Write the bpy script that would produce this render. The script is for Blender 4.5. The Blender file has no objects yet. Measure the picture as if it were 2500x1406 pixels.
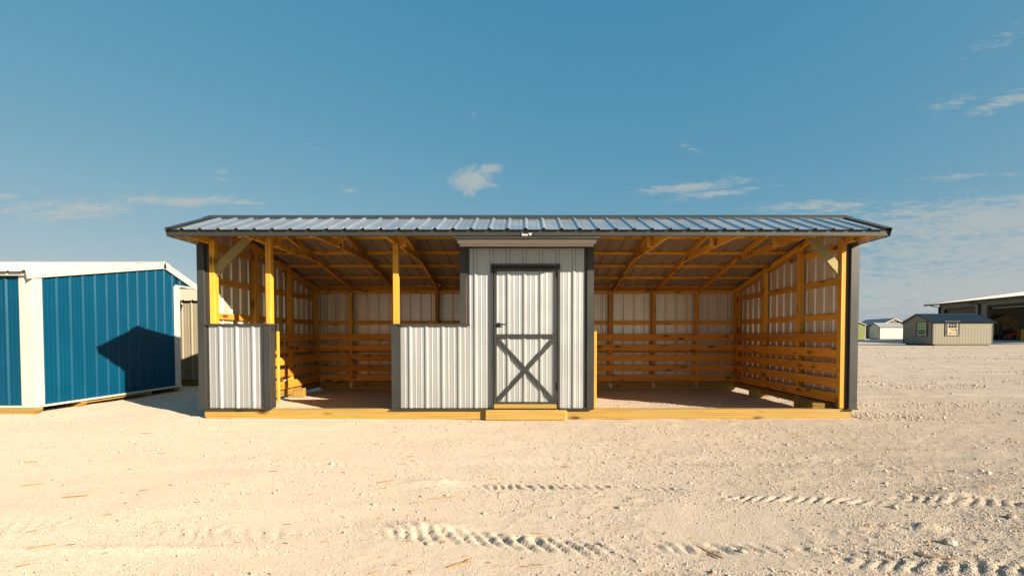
import bpy, math, random
import numpy as np
from mathutils import Vector, Matrix
random.seed(7); np.random.seed(7)
R = math.radians
scene = bpy.context.scene
col = scene.collection

# ------------------------------------------------------------------ camera
EYE = 1.157
cam_d = bpy.data.cameras.new('camera'); cam = bpy.data.objects.new('camera', cam_d); col.objects.link(cam)
cam_d.sensor_width = 36.0; cam_d.lens = 1163 / 2500 * 36.0
PITCH = 0.0258
cam_d.shift_x = -32 / 2500; cam_d.shift_y = (850 - 703) / 2500
cam_d.clip_end = 6000; cam_d.clip_start = 0.05
cam.location = (0, 0, EYE); cam.rotation_euler = (math.pi / 2 - PITCH, 0, 0)
scene.camera = cam

# ------------------------------------------------------------------ sun, sky, exposure
SUN_EL = R(22.7); SUN_H = Vector((0.79, -0.612)).normalized()      # horizontal direction towards the sun
sun_d = bpy.data.lights.new('sun', 'SUN'); sun = bpy.data.objects.new('sun', sun_d); col.objects.link(sun)
sun_d.energy = 4.9; sun_d.angle = R(0.5); sun_d.color = (1.0, 0.845, 0.64)
to_sun = Vector((SUN_H.x * math.cos(SUN_EL), SUN_H.y * math.cos(SUN_EL), math.sin(SUN_EL)))
sun.rotation_euler = to_sun.to_track_quat('Z', 'Y').to_euler(); sun.location = to_sun * 50

world = bpy.data.worlds.new('World'); scene.world = world; world.use_nodes = True
SKY_STRENGTH = 0.128; SKY_TINT = (0.91, 1.035, 1.25); SKY_CURVE = (1.128, 0.446, 0.216)   # the photograph's colour grade of the sky, one curve per channel
def build_world():
    nt = world.node_tree; nt.nodes.clear(); N = nt.nodes; L = nt.links
    def math_(op, a, b=None, c=None):
        n = N.new('ShaderNodeMath'); n.operation = op
        for i, v in enumerate((a, b, c)):
            if v is None: continue
            if isinstance(v, (int, float)): n.inputs[i].default_value = v
            else: L.new(v, n.inputs[i])
        return n.outputs[0]
    sky = N.new('ShaderNodeTexSky'); sky.sky_type = 'NISHITA'; sky.sun_disc = False
    sky.sun_elevation = SUN_EL; sky.sun_rotation = math.atan2(SUN_H.x, SUN_H.y)
    sky.air_density = 0.5; sky.dust_density = 2.0; sky.ozone_density = 6.0; sky.altitude = 200
    tint = N.new('ShaderNodeMix'); tint.data_type = 'RGBA'; tint.blend_type = 'MULTIPLY'; tint.inputs[0].default_value = 1
    sp = N.new('ShaderNodeSeparateColor'); L.new(sky.outputs[0], sp.inputs[0]); gm = N.new('ShaderNodeCombineColor')
    r_, g_, b_ = (math_('POWER', sp.outputs[i], SKY_CURVE[i]) for i in range(3))
    L.new(math_('MINIMUM', r_, math_('MULTIPLY', g_, 1.0)), gm.inputs[0]); L.new(g_, gm.inputs[1]); L.new(b_, gm.inputs[2])   # haze is never redder than white
    L.new(gm.outputs[0], tint.inputs[6]); tint.inputs[7].default_value = (*SKY_TINT, 1)
    tc = N.new('ShaderNodeTexCoord'); sep = N.new('ShaderNodeSeparateXYZ'); L.new(tc.outputs['Generated'], sep.inputs[0])
    x, y, z = sep.outputs
    ya = math_('MAXIMUM', math_('ABSOLUTE', y), 0.12)
    u = math_('DIVIDE', x, ya); v = math_('DIVIDE', z, ya)
    def noise(su, sv, detail, off, rough=0.6, dist=0.0, tilt=0.0):
        cx = N.new('ShaderNodeCombineXYZ')
        L.new(math_('MULTIPLY', u, su), cx.inputs[0])
        vv = math_('ADD', v, math_('MULTIPLY', u, tilt)) if tilt else v
        L.new(math_('MULTIPLY', vv, sv), cx.inputs[1]); cx.inputs[2].default_value = off
        n = N.new('ShaderNodeTexNoise'); n.inputs['Scale'].default_value = 1; n.inputs['Detail'].default_value = detail
        n.inputs['Roughness'].default_value = rough; n.inputs['Distortion'].default_value = dist
        L.new(cx.outputs[0], n.inputs['Vector']); return n.outputs[0]
    n1 = noise(13, 75, 6, 3.1, 0.68, 0.5, -0.05); n2 = noise(44, 150, 4, 9.7, 0.6, 0.3); n3 = noise(28, 34, 6, 5.2, 0.62, 0.5)
    streak = math_('ADD', math_('MULTIPLY', n1, 0.62), math_('MULTIPLY', n2, 0.38))
    tot = [None, None]; uv = N.new('ShaderNodeCombineXYZ'); L.new(u, uv.inputs[0]); L.new(v, uv.inputs[1])
    blobs = [  # u, v, ru, rv, tilt, strength, kind (0 streaky, 1 puffy)
        (-0.112, 0.325, 0.052, 0.022, 0.0, 1.0, 1), (-0.080, 0.345, 0.036, 0.012, 0.0, 0.75, 1), (-0.118, 0.302, 0.020, 0.018, 0, 0.5, 1),
        (-0.70, 0.280, 0.16, 0.014, -0.02, 0.75, 0), (-0.94, 0.262, 0.17, 0.026, 0.03, 0.7, 0), (-1.09, 0.29, 0.05, 0.012, 0, 0.5, 0),
        (-0.63, 0.335, 0.035, 0.018, -0.3, 0.35, 0), (-0.37, 0.305, 0.025, 0.010, -0.1, 0.45, 0), (-0.75, 0.262, 0.10, 0.01, 0.05, 0.4, 0),
        (-0.44, 0.39, 0.03, 0.006, -0.2, 0.25, 0), (-0.11, 0.458, 0.025, 0.008, 0.1, 0.22, 1),
        (0.36, 0.311, 0.13, 0.013, 0.10, 0.7, 0), (0.40, 0.296, 0.12, 0.009, 0.11, 0.65, 0), (0.345, 0.388, 0.05, 0.007, -0.45, 0.35, 0),
        (0.60, 0.268, 0.16, 0.016, 0.08, 0.6, 0), (1.02, 0.245, 0.42, 0.050, 0.06, 0.9, 0), (1.05, 0.185, 0.50, 0.06, 0.03, 0.85, 0), (1.0, 0.09, 0.60, 0.08, 0.0, 1.0, 0),
        (1.00, 0.485, 0.09, 0.016, 0.30, 0.65, 0), (0.88, 0.478, 0.08, 0.02, 0.30, 0.3, 0), (0.90, 0.33, 0.12, 0.010, 0.05, 0.35, 0), (1.0, 0.62, 0.14, 0.03, 0.4, 0.2, 0)]
    for (cu, cv, ru, rv, tl, st, kind) in blobs:
        mp = N.new('ShaderNodeMapping'); mp.vector_type = 'TEXTURE'; L.new(uv.outputs[0], mp.inputs[0])
        mp.inputs['Location'].default_value = (cu, cv, 0); mp.inputs['Rotation'].default_value = (0, 0, math.atan(tl)); mp.inputs['Scale'].default_value = (ru * 1.75, rv * 1.75, 1)
        gr = N.new('ShaderNodeTexGradient'); gr.gradient_type = 'SPHERICAL'; L.new(mp.outputs[0], gr.inputs[0])
        m = math_('MULTIPLY', gr.outputs['Fac'], 0.35 + 0.95 * st)
        tot[kind] = m if tot[kind] is None else math_('MAXIMUM', tot[kind], m)
    parts = []
    for kind, nn, amp in ((0, streak, 3.0), (1, n3, 2.2)):
        e = N.new('ShaderNodeMapRange'); e.interpolation_type = 'SMOOTHSTEP'
        L.new(math_('ADD', tot[kind], math_('MULTIPLY', math_('SUBTRACT', nn, 0.5), amp)), e.inputs[0])
        e.inputs[1].default_value = 0.30; e.inputs[2].default_value = 1.15; e.inputs[3].default_value = 0; e.inputs[4].default_value = 1
        parts.append(math_('MULTIPLY', e.outputs[0], math_('MINIMUM', math_('MULTIPLY', tot[kind], 2.0), 1.0)))
    total = math_('MAXIMUM', parts[0], parts[1])
    mask = math_('MULTIPLY', math_('MULTIPLY', total, 0.62), math_('GREATER_THAN', z, 0.0))
    mix = N.new('ShaderNodeMix'); mix.data_type = 'RGBA'; L.new(mask, mix.inputs[0])
    L.new(tint.outputs[2], mix.inputs[6]); mix.inputs[7].default_value = (1.72, 1.72, 1.58, 1)
    bg = N.new('ShaderNodeBackground'); bg.inputs[1].default_value = SKY_STRENGTH
    L.new(mix.outputs[2], bg.inputs[0]); out = N.new('ShaderNodeOutputWorld'); L.new(bg.outputs[0], out.inputs[0])
build_world()
world.cycles.sampling_method = 'MANUAL'; world.cycles.sample_map_resolution = 512
cy = scene.cycles; cy.max_bounces = 7; cy.diffuse_bounces = 5; cy.glossy_bounces = 3; cy.transmission_bounces = 2; cy.transparent_max_bounces = 4; cy.caustics_reflective = False; cy.caustics_refractive = False
vs = scene.view_settings
vs.view_transform = 'Standard'; vs.look = 'None'; vs.gamma = 1.0; vs.exposure = 1.28; vs.use_curve_mapping = False

# ------------------------------------------------------------------ materials
class NT:
    def __init__(s, name):
        s.m = bpy.data.materials.new(name); s.m.use_nodes = True; s.t = s.m.node_tree
        s.p = s.t.nodes['Principled BSDF']; s.L = s.t.links
    def n(s, typ, **kw):
        nd = s.t.nodes.new(typ)
        for k, v in kw.items(): setattr(nd, k, v)
        return nd
    def link(s, a, b): s.L.new(a, b)
    def math(s, op, a, b=None, c=None):
        nd = s.n('ShaderNodeMath', operation=op)
        for i, v in enumerate((a, b, c)):
            if v is None: continue
            if isinstance(v, (int, float)): nd.inputs[i].default_value = v
            else: s.link(v, nd.inputs[i])
        return nd.outputs[0]
    def mix(s, fac, a, b, blend='MIX'):
        nd = s.n('ShaderNodeMix', data_type='RGBA', blend_type=blend)
        for i, v in ((0, fac), (6, a), (7, b)):
            if isinstance(v, (int, float)): nd.inputs[i].default_value = v
            elif isinstance(v, tuple): nd.inputs[i].default_value = (*v, 1) if len(v) == 3 else v
            else: s.link(v, nd.inputs[i])
        return nd.outputs[2]
    def mapr(s, v, a, b, c=0.0, d=1.0, smooth=True):
        nd = s.n('ShaderNodeMapRange', interpolation_type='SMOOTHSTEP' if smooth else 'LINEAR')
        s.link(v, nd.inputs[0])
        for i, q in enumerate((a, b, c, d)): nd.inputs[i + 1].default_value = q
        return nd.outputs[0]
    def coords(s, scale=(1, 1, 1), jitter=0.0, kind='Object'):
        tc = s.n('ShaderNodeTexCoord'); mp = s.n('ShaderNodeMapping'); mp.inputs['Scale'].default_value = scale
        src = tc.outputs[kind]
        if jitter:
            oi = s.n('ShaderNodeObjectInfo'); ad = s.n('ShaderNodeVectorMath', operation='ADD'); cb = s.n('ShaderNodeCombineXYZ')
            for i, k in enumerate((1.0, 0.37, 0.61)): s.link(s.math('MULTIPLY', oi.outputs['Random'], jitter * k), cb.inputs[i])
            s.link(src, ad.inputs[0]); s.link(cb.outputs[0], ad.inputs[1]); src = ad.outputs[0]
        s.link(src, mp.inputs[0]); return mp.outputs[0]
    def noise(s, vec, scale=1, detail=4, rough=0.55, dist=0.0):
        nd = s.n('ShaderNodeTexNoise'); s.link(vec, nd.inputs['Vector'])
        for k, v in (('Scale', scale), ('Detail', detail), ('Roughness', rough), ('Distortion', dist)): nd.inputs[k].default_value = v
        return nd.outputs[0]
    def voro(s, vec, scale=1, feature='F1', out=0, rnd=1.0):
        nd = s.n('ShaderNodeTexVoronoi', feature=feature); s.link(vec, nd.inputs['Vector']); nd.inputs['Scale'].default_value = scale
        nd.inputs['Randomness'].default_value = rnd
        return nd.outputs[out]
    def bump(s, h, strength=0.3, dist=0.01, nrm=None):
        b = s.n('ShaderNodeBump'); b.inputs['Strength'].default_value = strength; b.inputs['Distance'].default_value = dist
        s.link(h, b.inputs['Height'])
        if nrm is not None: s.link(nrm, b.inputs['Normal'])
        return b.outputs[0]
    def set(s, color=None, rough=None, metal=None, normal=None, spec=None):
        for k, v in (('Base Color', color), ('Roughness', rough), ('Metallic', metal), ('Normal', normal), ('Specular IOR Level', spec)):
            if v is None: continue
            if isinstance(v, (int, float)): s.p.inputs[k].default_value = v
            elif isinstance(v, tuple): s.p.inputs[k].default_value = (*v, 1)
            else: s.link(v, s.p.inputs[k])
        return s.m

def wood(name, light, dark, knot=(0.10, 0.030, 0.008), knots=1.0, streak=(0.5, 0.5, 0.5), var=0.40, green=None):
    m = NT(name)
    v = m.coords((1, 1, 1), 47.0)
    def sc(s3):
        mp = m.n('ShaderNodeMapping'); mp.inputs['Scale'].default_value = s3; m.link(v, mp.inputs[0]); return mp.outputs[0]
    g1 = m.noise(sc((0.9, 22, 22)), 1, 5, 0.6, 0.6)
    g2 = m.noise(sc((3.0, 120, 120)), 1, 3, 0.6)
    broad = m.noise(sc((1.1, 3, 3)), 1, 3)
    # cathedral grain
    wv = m.n('ShaderNodeTexWave', wave_type='BANDS', bands_direction='Z'); m.link(sc((0.35, 9, 9)), wv.inputs['Vector'])
    wv.inputs['Scale'].default_value = 1.2; wv.inputs['Distortion'].default_value = 6; wv.inputs['Detail'].default_value = 2; wv.inputs['Detail Scale'].default_value = 0.7
    t = m.math('ADD', m.math('MULTIPLY', g1, 0.55), m.math('ADD', m.math('MULTIPLY', wv.outputs['Fac'], 0.22), m.math('MULTIPLY', g2, 0.23)))
    c = m.mix(m.mapr(t, 0.30, 0.68), dark, light)
    c = m.mix(m.mapr(broad, 0.35, 0.75, 0, 0.45), c, tuple(min(1, q * k) for q, k in zip(light, (0.85, 0.72, 0.55))))
    # knots: sparse elongated dark spots, with a dark halo
    kd = m.voro(sc((3.1, 9.0, 9.0)), 1.0)
    wob = m.math('ADD', kd, m.math('MULTIPLY', m.math('SUBTRACT', m.noise(sc((9, 40, 40)), 1, 3), 0.5), 0.22))
    kc = m.voro(sc((3.1, 9.0, 9.0)), 1.0, out=1)
    sp = m.n('ShaderNodeSeparateColor'); m.link(kc, sp.inputs[0])
    sel = m.math('GREATER_THAN', sp.outputs[0], 1.0 - 0.50 * knots)
    k = m.math('MULTIPLY', m.mapr(wob, 0.215, 0.13), sel)
    halo = m.math('MULTIPLY', m.mapr(wob, 0.40, 0.16, 0, 0.55), sel)
    c = m.mix(halo, c, tuple(q * 0.42 for q in dark)); c = m.mix(m.math('MULTIPLY', k, 0.85), c, knot)
    oi = m.n('ShaderNodeObjectInfo')
    c = m.mix(1.0, c, m.mix(oi.outputs['Random'], (1 - var, 1 - var * 1.15, 1 - var * 1.3), (1.06, 1.06, 1.06)), 'MULTIPLY')
    if green: c = m.mix(m.mapr(m.noise(sc((2.2, 9, 9)), 1, 4), 0.45, 0.72, 0, 0.6), c, green)
    nrm = m.bump(m.math('ADD', t, m.math('MULTIPLY', k, -0.5)), 0.25, 0.004)
    return m.set(c, 0.62, 0.0, nrm, 0.35)

PINE = wood('pine_lumber', (0.84, 0.455, 0.062), (0.58, 0.265, 0.028), var=0.26)
KICK = wood('knotty_pine_plank', (0.82, 0.385, 0.055), (0.57, 0.215, 0.022), knots=1.35, var=0.26)
TREAT = wood('treated_lumber', (0.4305, 0.2821, 0.07442), (0.2746, 0.1605, 0.03525), knots=0.8, green=(0.2746, 0.2194, 0.0705), var=0.2)
BRACE = wood('green_treated_lumber', (0.3463, 0.2969, 0.1237), (0.2309, 0.1897, 0.07009), knots=0.2, var=0.1)
PLY = wood('plywood', (0.4123, 0.2969, 0.1402), (0.3298, 0.2226, 0.09071), knots=0.5, var=0.2)

def metal_sheet(name, color, metal, rough, spangle=0.0, dirt=0.12, grime=(0.30, 0.25, 0.18), vary=0.05, spec=0.4, wavy=0.08):
    m = NT(name); v = m.coords((1, 1, 1), 23.0)
    c = color
    big = m.noise(v, 1.7, 4, 0.6); fine = m.noise(v, 34, 3, 0.6)
    c = m.mix(m.mapr(big, 0.35, 0.7), tuple(q * (1 - vary) for q in color), tuple(min(1, q * (1 + vary)) for q in color))
    r = m.mapr(big, 0.3, 0.7, rough - 0.05, rough + 0.06)
    if spangle:
        vc = m.voro(v, 120, out=1); sp = m.n('ShaderNodeSeparateColor'); m.link(vc, sp.inputs[0])
        c = m.mix(m.mapr(sp.outputs[0], 0, 1, 0, spangle, False), c, tuple(q * 0.62 for q in color))
    st = m.noise(m.coords((1.2, 1.2, 0.35), 11.0), 9, 4, 0.65)
    c = m.mix(m.mapr(st, 0.52, 0.82, 0, dirt), c, grime)
    oil = m.noise(m.coords((2.2, 2.2, 0.5), 5.0), 1.6, 2, 0.5)
    nrm = m.bump(m.math('ADD', m.math('MULTIPLY', oil, 0.8), m.math('MULTIPLY', fine, 0.02)), wavy, 0.012)
    return m.set(c, r, metal, nrm, spec)
GALV = metal_sheet('galvalume_sheet', (0.405, 0.418, 0.425), 0.5, 0.44, 0.06, 0.02, vary=0.02, wavy=0.03)
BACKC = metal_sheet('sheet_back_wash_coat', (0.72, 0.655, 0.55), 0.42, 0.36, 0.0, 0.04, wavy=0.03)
BACKR = metal_sheet('roof_sheet_back_shaded', (0.40, 0.345, 0.27), 0.42, 0.36, 0.0, 0.04, wavy=0.03)  # same back coat darkened: ceiling shade put into its colour
GALV_ROOF = metal_sheet('galvalume_roof_sheet', (0.57, 0.59, 0.61), 0.80, 0.34, 0.12, 0.05)
CHAR = metal_sheet('charcoal_trim_paint', (0.03133, 0.03298, 0.03133), 0.0, 0.45, 0, 0.08, (0.09895, 0.08246, 0.06597), 0.08)
BLUE = metal_sheet('blue_sheet_paint', (0.0004, 0.055, 0.112), 0.0, 0.38, 0, 0.02, (0.02, 0.08, 0.12), 0.05, 0.17)
WHITE = metal_sheet('white_trim_paint', (0.5113, 0.4906, 0.437), 0.0, 0.38, 0, 0.06)
WHITE_ROOF = metal_sheet('white_roof_paint', (0.5442, 0.536, 0.503), 0.0, 0.34, 0, 0.06)
TAN = metal_sheet('tan_sheet_paint', (0.2721, 0.2391, 0.1773), 0.0, 0.38, 0, 0.10)
CREAM = metal_sheet('cream_roof_paint', (0.3463, 0.3092, 0.235), 0.0, 0.38, 0, 0.08)
BLACKM = metal_sheet('black_trim_paint', (0.01649, 0.01732, 0.01897), 0.0, 0.42, 0, 0.10)
GALV_FAR = metal_sheet('weathered_roof_sheet', (0.4123, 0.4205, 0.4288), 0.25, 0.5, 0, 0.05)
DARKT = wood('dark_skid_wood', (0.08246, 0.0536, 0.02886), (0.04948, 0.03298, 0.01649))  # darker brown wood for the far skids
NAVY = metal_sheet('dark_blue_roof_paint', (0.02144, 0.03298, 0.04783), 0.0, 0.34, 0, 0.06)
SIDING = metal_sheet('beige_siding_paint', (0.182, 0.172, 0.130), 0.0, 0.65, 0, 0.10)
WSIDING = metal_sheet('white_siding_paint', (0.4535, 0.4412, 0.4041), 0.0, 0.6, 0, 0.10)
GREEN = metal_sheet('olive_green_paint', (0.1319, 0.1649, 0.04535), 0.0, 0.55, 0, 0.12)
BROWN = metal_sheet('brown_siding_paint', (0.09483, 0.07009, 0.04123), 0.0, 0.6, 0, 0.12)
WH_WALL = metal_sheet('warehouse_grey_paint', (0.2144, 0.2061, 0.1649), 0.0, 0.5, 0, 0.12)
REDP = metal_sheet('red_machine_paint', (0.3958, 0.03711, 0.01814), 0.0, 0.35, 0, 0.15)
YELP = metal_sheet('yellow_safety_paint', (0.4948, 0.2969, 0.008246), 0.0, 0.45, 0, 0.15)
GREYM = metal_sheet('machine_grey_paint', (0.1319, 0.1402, 0.1319), 0.2, 0.45, 0, 0.15)
RUBBER = metal_sheet('black_rubber', (0.01814, 0.01814, 0.01814), 0.0, 0.75, 0, 0.3)
ZINC = metal_sheet('zinc_hardware', (0.4535, 0.4535, 0.4453), 0.9, 0.35, 0.2, 0.1)
STICK_B = NT('sticker_black').set((0.012, 0.012, 0.012), 0.35); STICK_W = NT('sticker_white').set((0.75, 0.74, 0.70), 0.4)
HANDLE = metal_sheet('black_handle_enamel', (0.012, 0.012, 0.013), 0.0, 0.28, 0, 0.05)
def concrete():
    m = NT('concrete_slab'); v = m.coords()
    return m.set(m.mix(m.noise(v, 2, 5), (0.26, 0.25, 0.22), (0.38, 0.36, 0.31)), 0.85, 0, m.bump(m.noise(v, 30, 4), 0.2, 0.01))
CONC = concrete()
def glass(name, tint, rough=0.08):
    m = NT(name); v = m.coords()
    return m.set(m.mix(m.noise(v, 3, 4), tuple(q * 0.7 for q in tint), tint), rough, 0.0, None, 0.6)
PANE_GREEN = glass('green_view_pane', (0.10, 0.33, 0.02)); PANE_DGREEN = glass('dark_green_view_pane', (0.028, 0.085, 0.008))  # green of the view and reflection is painted into these panes
PANE_DARK = glass('dark_pane', (0.022, 0.020, 0.010))
def paper_pane():
    m = NT('crumpled_paper_pane'); v = m.coords((1, 1, 1))
    w = m.noise(v, 7, 4, 0.6, 1.5)
    return m.set(m.mix(m.mapr(w, 0.42, 0.56), (0.09, 0.06, 0.035), (0.42, 0.31, 0.15)), 0.35, 0, m.bump(w, 0.6, 0.05))
PANE_PAPER = paper_pane()

def ground_mat(name, a, b, pebble=False):
    m = NT(name); v = m.coords((1, 1, 1))
    big = m.noise(v, 0.35, 4, 0.6); mid = m.noise(v, 2.3, 5, 0.6, 0.4); fine = m.noise(v, 55, 4, 0.7); fine2 = m.noise(v, 150, 3, 0.7)
    c = m.mix(m.mapr(m.math('ADD', m.math('MULTIPLY', big, 0.45), m.math('MULTIPLY', mid, 0.55)), 0.36, 0.66), a, b)
    c = m.mix(m.mapr(fine, 0.35, 0.75, 0, 0.40), c, tuple(q * 1.22 for q in b))
    c = m.mix(m.mapr(fine2, 0.58, 0.74, 0, 0.45), c, tuple(q * k for q, k in zip(a, (0.55, 0.50, 0.44))))
    s1 = m.voro(v, 85, 'F1'); s2 = m.voro(v, 170, 'F1'); s3 = m.voro(v, 38, 'F1')
    stones = m.math('ADD', m.mapr(s1, 0.45, 0.05, 0, 1.0), m.mapr(s2, 0.5, 0.05, 0, 0.45))
    lump = m.mapr(mid, 0.40, 0.64)
    h = m.math('ADD', m.math('MULTIPLY', m.math('MULTIPLY', stones, lump), 0.55), m.math('ADD', m.math('MULTIPLY', fine, 0.8), m.math('MULTIPLY', fine2, 0.35)))
    h = m.math('ADD', h, m.math('MULTIPLY', m.math('MULTIPLY', m.mapr(s3, 0.30, 0.04), m.mapr(big, 0.48, 0.62)), 0.9))
    nrm = m.bump(h, 0.75, 0.010)
    m.p.inputs['Diffuse Roughness'].default_value = 0.35
    return m.set(c, 0.95, 0, nrm, 0.15)
GROUND = ground_mat('limestone_gravel', (0.4337, 0.3528, 0.2796), (0.5053, 0.4226, 0.3448))
def pebble_mat():
    m = NT('limestone_pebble'); v = m.coords((1, 1, 1))
    big = m.noise(v, 25, 2, 0.5); c = m.mix(m.mapr(big, 0.35, 0.66), (0.3979, 0.3241, 0.2563), (0.5252, 0.4554, 0.3913))
    return m.set(c, 0.95, 0, m.bump(m.noise(v, 160, 3), 0.4, 0.004), 0.15)
PEBBLE = pebble_mat()
CHIP = wood('pine_splinter', (0.4535, 0.2474, 0.06184), (0.2804, 0.1237, 0.02474), knots=0.0, var=0.35)

# ------------------------------------------------------------------ builders
WM = {}
FRAME = [Matrix.Identity(4)]
def register(o, parent, M):
    col.objects.link(o); W = FRAME[0] @ M
    if parent is not None:
        o.parent = parent; o.matrix_parent_inverse = WM[parent].inverted()
    o.matrix_basis = W; WM[o] = W
    return o
def thing(name, loc, label, cat, group=None):
    o = bpy.data.objects.new(name, None); o.empty_display_size = 0.3
    register(o, None, Matrix.Translation(Vector(loc)))
    o['label'] = label; o['category'] = cat
    if group: o['group'] = group
    return o
def tag(o, label, cat, group=None):
    o['label'] = label; o['category'] = cat
    if group: o['group'] = group
    return o
def mesh_of(name, verts, faces, mat, smooth=False):
    me = bpy.data.meshes.new(name); me.from_pydata([tuple(v) for v in verts], [], faces); me.materials.append(mat); me.update()
    if smooth: me.polygons.foreach_set('use_smooth', [True] * len(me.polygons))
    return me
def solid(name, parent, verts, faces, mat, smooth=False):
    c = sum((Vector(v) for v in verts), Vector()) / len(verts)
    me = mesh_of(name, [Vector(v) - c for v in verts], faces, mat, smooth)
    o = bpy.data.objects.new(name, me); return register(o, parent, Matrix.Translation(c))
_cache = {}
def cbox_mesh(L, W, H, b, mat, name):
    key = (round(L, 4), round(W, 4), round(H, 4), round(b, 4), mat.name)
    if key in _cache: return _cache[key]
    x, y, z = L / 2, W / 2, H / 2; b = min(b, x * 0.6, y * 0.6, z * 0.6); vs_, idx = [], {}
    for sx in (-1, 1):
        for sy in (-1, 1):
            for sz in (-1, 1):
                idx[(sx, sy, sz, 0)] = len(vs_); vs_.append((sx * x, sy * (y - b), sz * (z - b)))
                idx[(sx, sy, sz, 1)] = len(vs_); vs_.append((sx * (x - b), sy * y, sz * (z - b)))
                idx[(sx, sy, sz, 2)] = len(vs_); vs_.append((sx * (x - b), sy * (y - b), sz * z))
    fs = []
    def add(f, n):
        a, b_, c = (Vector(vs_[f[0]]), Vector(vs_[f[1]]), Vector(vs_[f[2]]))
        fs.append(f if (b_ - a).cross(c - b_).dot(Vector(n)) > 0 else f[::-1])
    S = (-1, 1)
    for s in S:
        add([idx[(s, -1, -1, 0)], idx[(s, 1, -1, 0)], idx[(s, 1, 1, 0)], idx[(s, -1, 1, 0)]], (s, 0, 0))
        add([idx[(-1, s, -1, 1)], idx[(1, s, -1, 1)], idx[(1, s, 1, 1)], idx[(-1, s, 1, 1)]], (0, s, 0))
        add([idx[(-1, -1, s, 2)], idx[(1, -1, s, 2)], idx[(1, 1, s, 2)], idx[(-1, 1, s, 2)]], (0, 0, s))
        for t in S:
            add([idx[(-1, s, t, 1)], idx[(1, s, t, 1)], idx[(1, s, t, 2)], idx[(-1, s, t, 2)]], (0, s, t))
            add([idx[(s, -1, t, 0)], idx[(s, 1, t, 0)], idx[(s, 1, t, 2)], idx[(s, -1, t, 2)]], (s, 0, t))
            add([idx[(s, t, -1, 0)], idx[(s, t, 1, 0)], idx[(s, t, 1, 1)], idx[(s, t, -1, 1)]], (s, t, 0))
            for q in S: add([idx[(s, t, q, 0)], idx[(s, t, q, 1)], idx[(s, t, q, 2)]], (s, t, q))
    me = mesh_of(name, vs_, fs, mat); _cache[key] = me
    return me
def board(name, parent, p0, p1, ty, tz, mat=None, up=(0, 0, 1), bev=0.004):
    """a stick from p0 to p1; ty across, tz along 'up'"""
    mat = mat or PINE; p0, p1 = Vector(p0), Vector(p1); X = (p1 - p0); L = X.length; X.normalize()
    Z = Vector(up) - X * X.dot(Vector(up)); Z.normalize(); Y = Z.cross(X)
    M = Matrix((( X.x, Y.x, Z.x, 0), (X.y, Y.y, Z.y, 0), (X.z, Y.z, Z.z, 0), (0, 0, 0, 1)))
    M.translation = (p0 + p1) / 2
    o = bpy.data.objects.new(name, cbox_mesh(L, ty, tz, bev, mat, name)); return register(o, parent, M)
def box(name, parent, x0, x1, y0, y1, z0, z1, mat, bev=0.003):
    """box with its longest side as local X"""
    c = Vector(((x0 + x1) / 2, (y0 + y1) / 2, (z0 + z1) / 2)); d = (abs(x1 - x0), abs(y1 - y0), abs(z1 - z0))
    if d[0] >= d[1] and d[0] >= d[2]: return board(name, parent, (x0, c.y, c.z), (x1, c.y, c.z), d[1], d[2], mat, (0, 0, 1), bev)
    if d[1] >= d[2]: return board(name, parent, (c.x, y0, c.z), (c.x, y1, c.z), d[0], d[2], mat, (0, 0, 1), bev)
    return board(name, parent, (c.x, c.y, z0), (c.x, c.y, z1), d[0], d[1], mat, (0, 1, 0), bev)
def prism(name, parent, poly, d, mat):
    """extrude a 3-D polygon by vector d"""
    n = len(poly); d = Vector(d); a = [Vector(p) for p in poly]; v = a + [p + d for p in a]
    nrm = Vector()
    for i in range(n): nrm += (a[i] - a[0]).cross(a[(i + 1) % n] - a[0])
    flip = nrm.dot(d) > 0
    f = [list(range(n)), list(range(2 * n - 1, n - 1, -1))] + [[i, i + n, (i + 1) % n + n, (i + 1) % n] for i in range(n)]
    if flip: f = [q[::-1] for q in f]
    return solid(name, parent, v, f, mat)
def rib_profile(u0, u1, phase, pitch=0.2286, h=0.021, minor=True):
    pts = []
    k0 = math.floor((u0 - phase) / pitch) - 1; k1 = math.ceil((u1 - phase) / pitch) + 1
    for k in range(k0, k1 + 1):
        c = phase + k * pitch
        for du, hh in ((-0.029, 0), (-0.0125, h * 0.93), (-0.0105, h), (0.0105, h), (0.0125, h * 0.93), (0.029, 0)): pts.append((c + du, hh))
        if minor:
            for f in (1 / 3, 2 / 3):
                for du, hh in ((-0.010, 0), (-0.004, 0.003), (0.004, 0.003), (0.010, 0)): pts.append((c + f * pitch + du, hh))
    pts.sort()
    def at(u):
        for (a, ha), (b, hb) in zip(pts, pts[1:]):
            if a <= u <= b: return ha + (hb - ha) * ((u - a) / (b - a) if b > a else 0)
        return 0
    return [(u0, at(u0))] + [p for p in pts if u0 + 1e-5 < p[0] < u1 - 1e-5] + [(u1, at(u1))]
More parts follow.
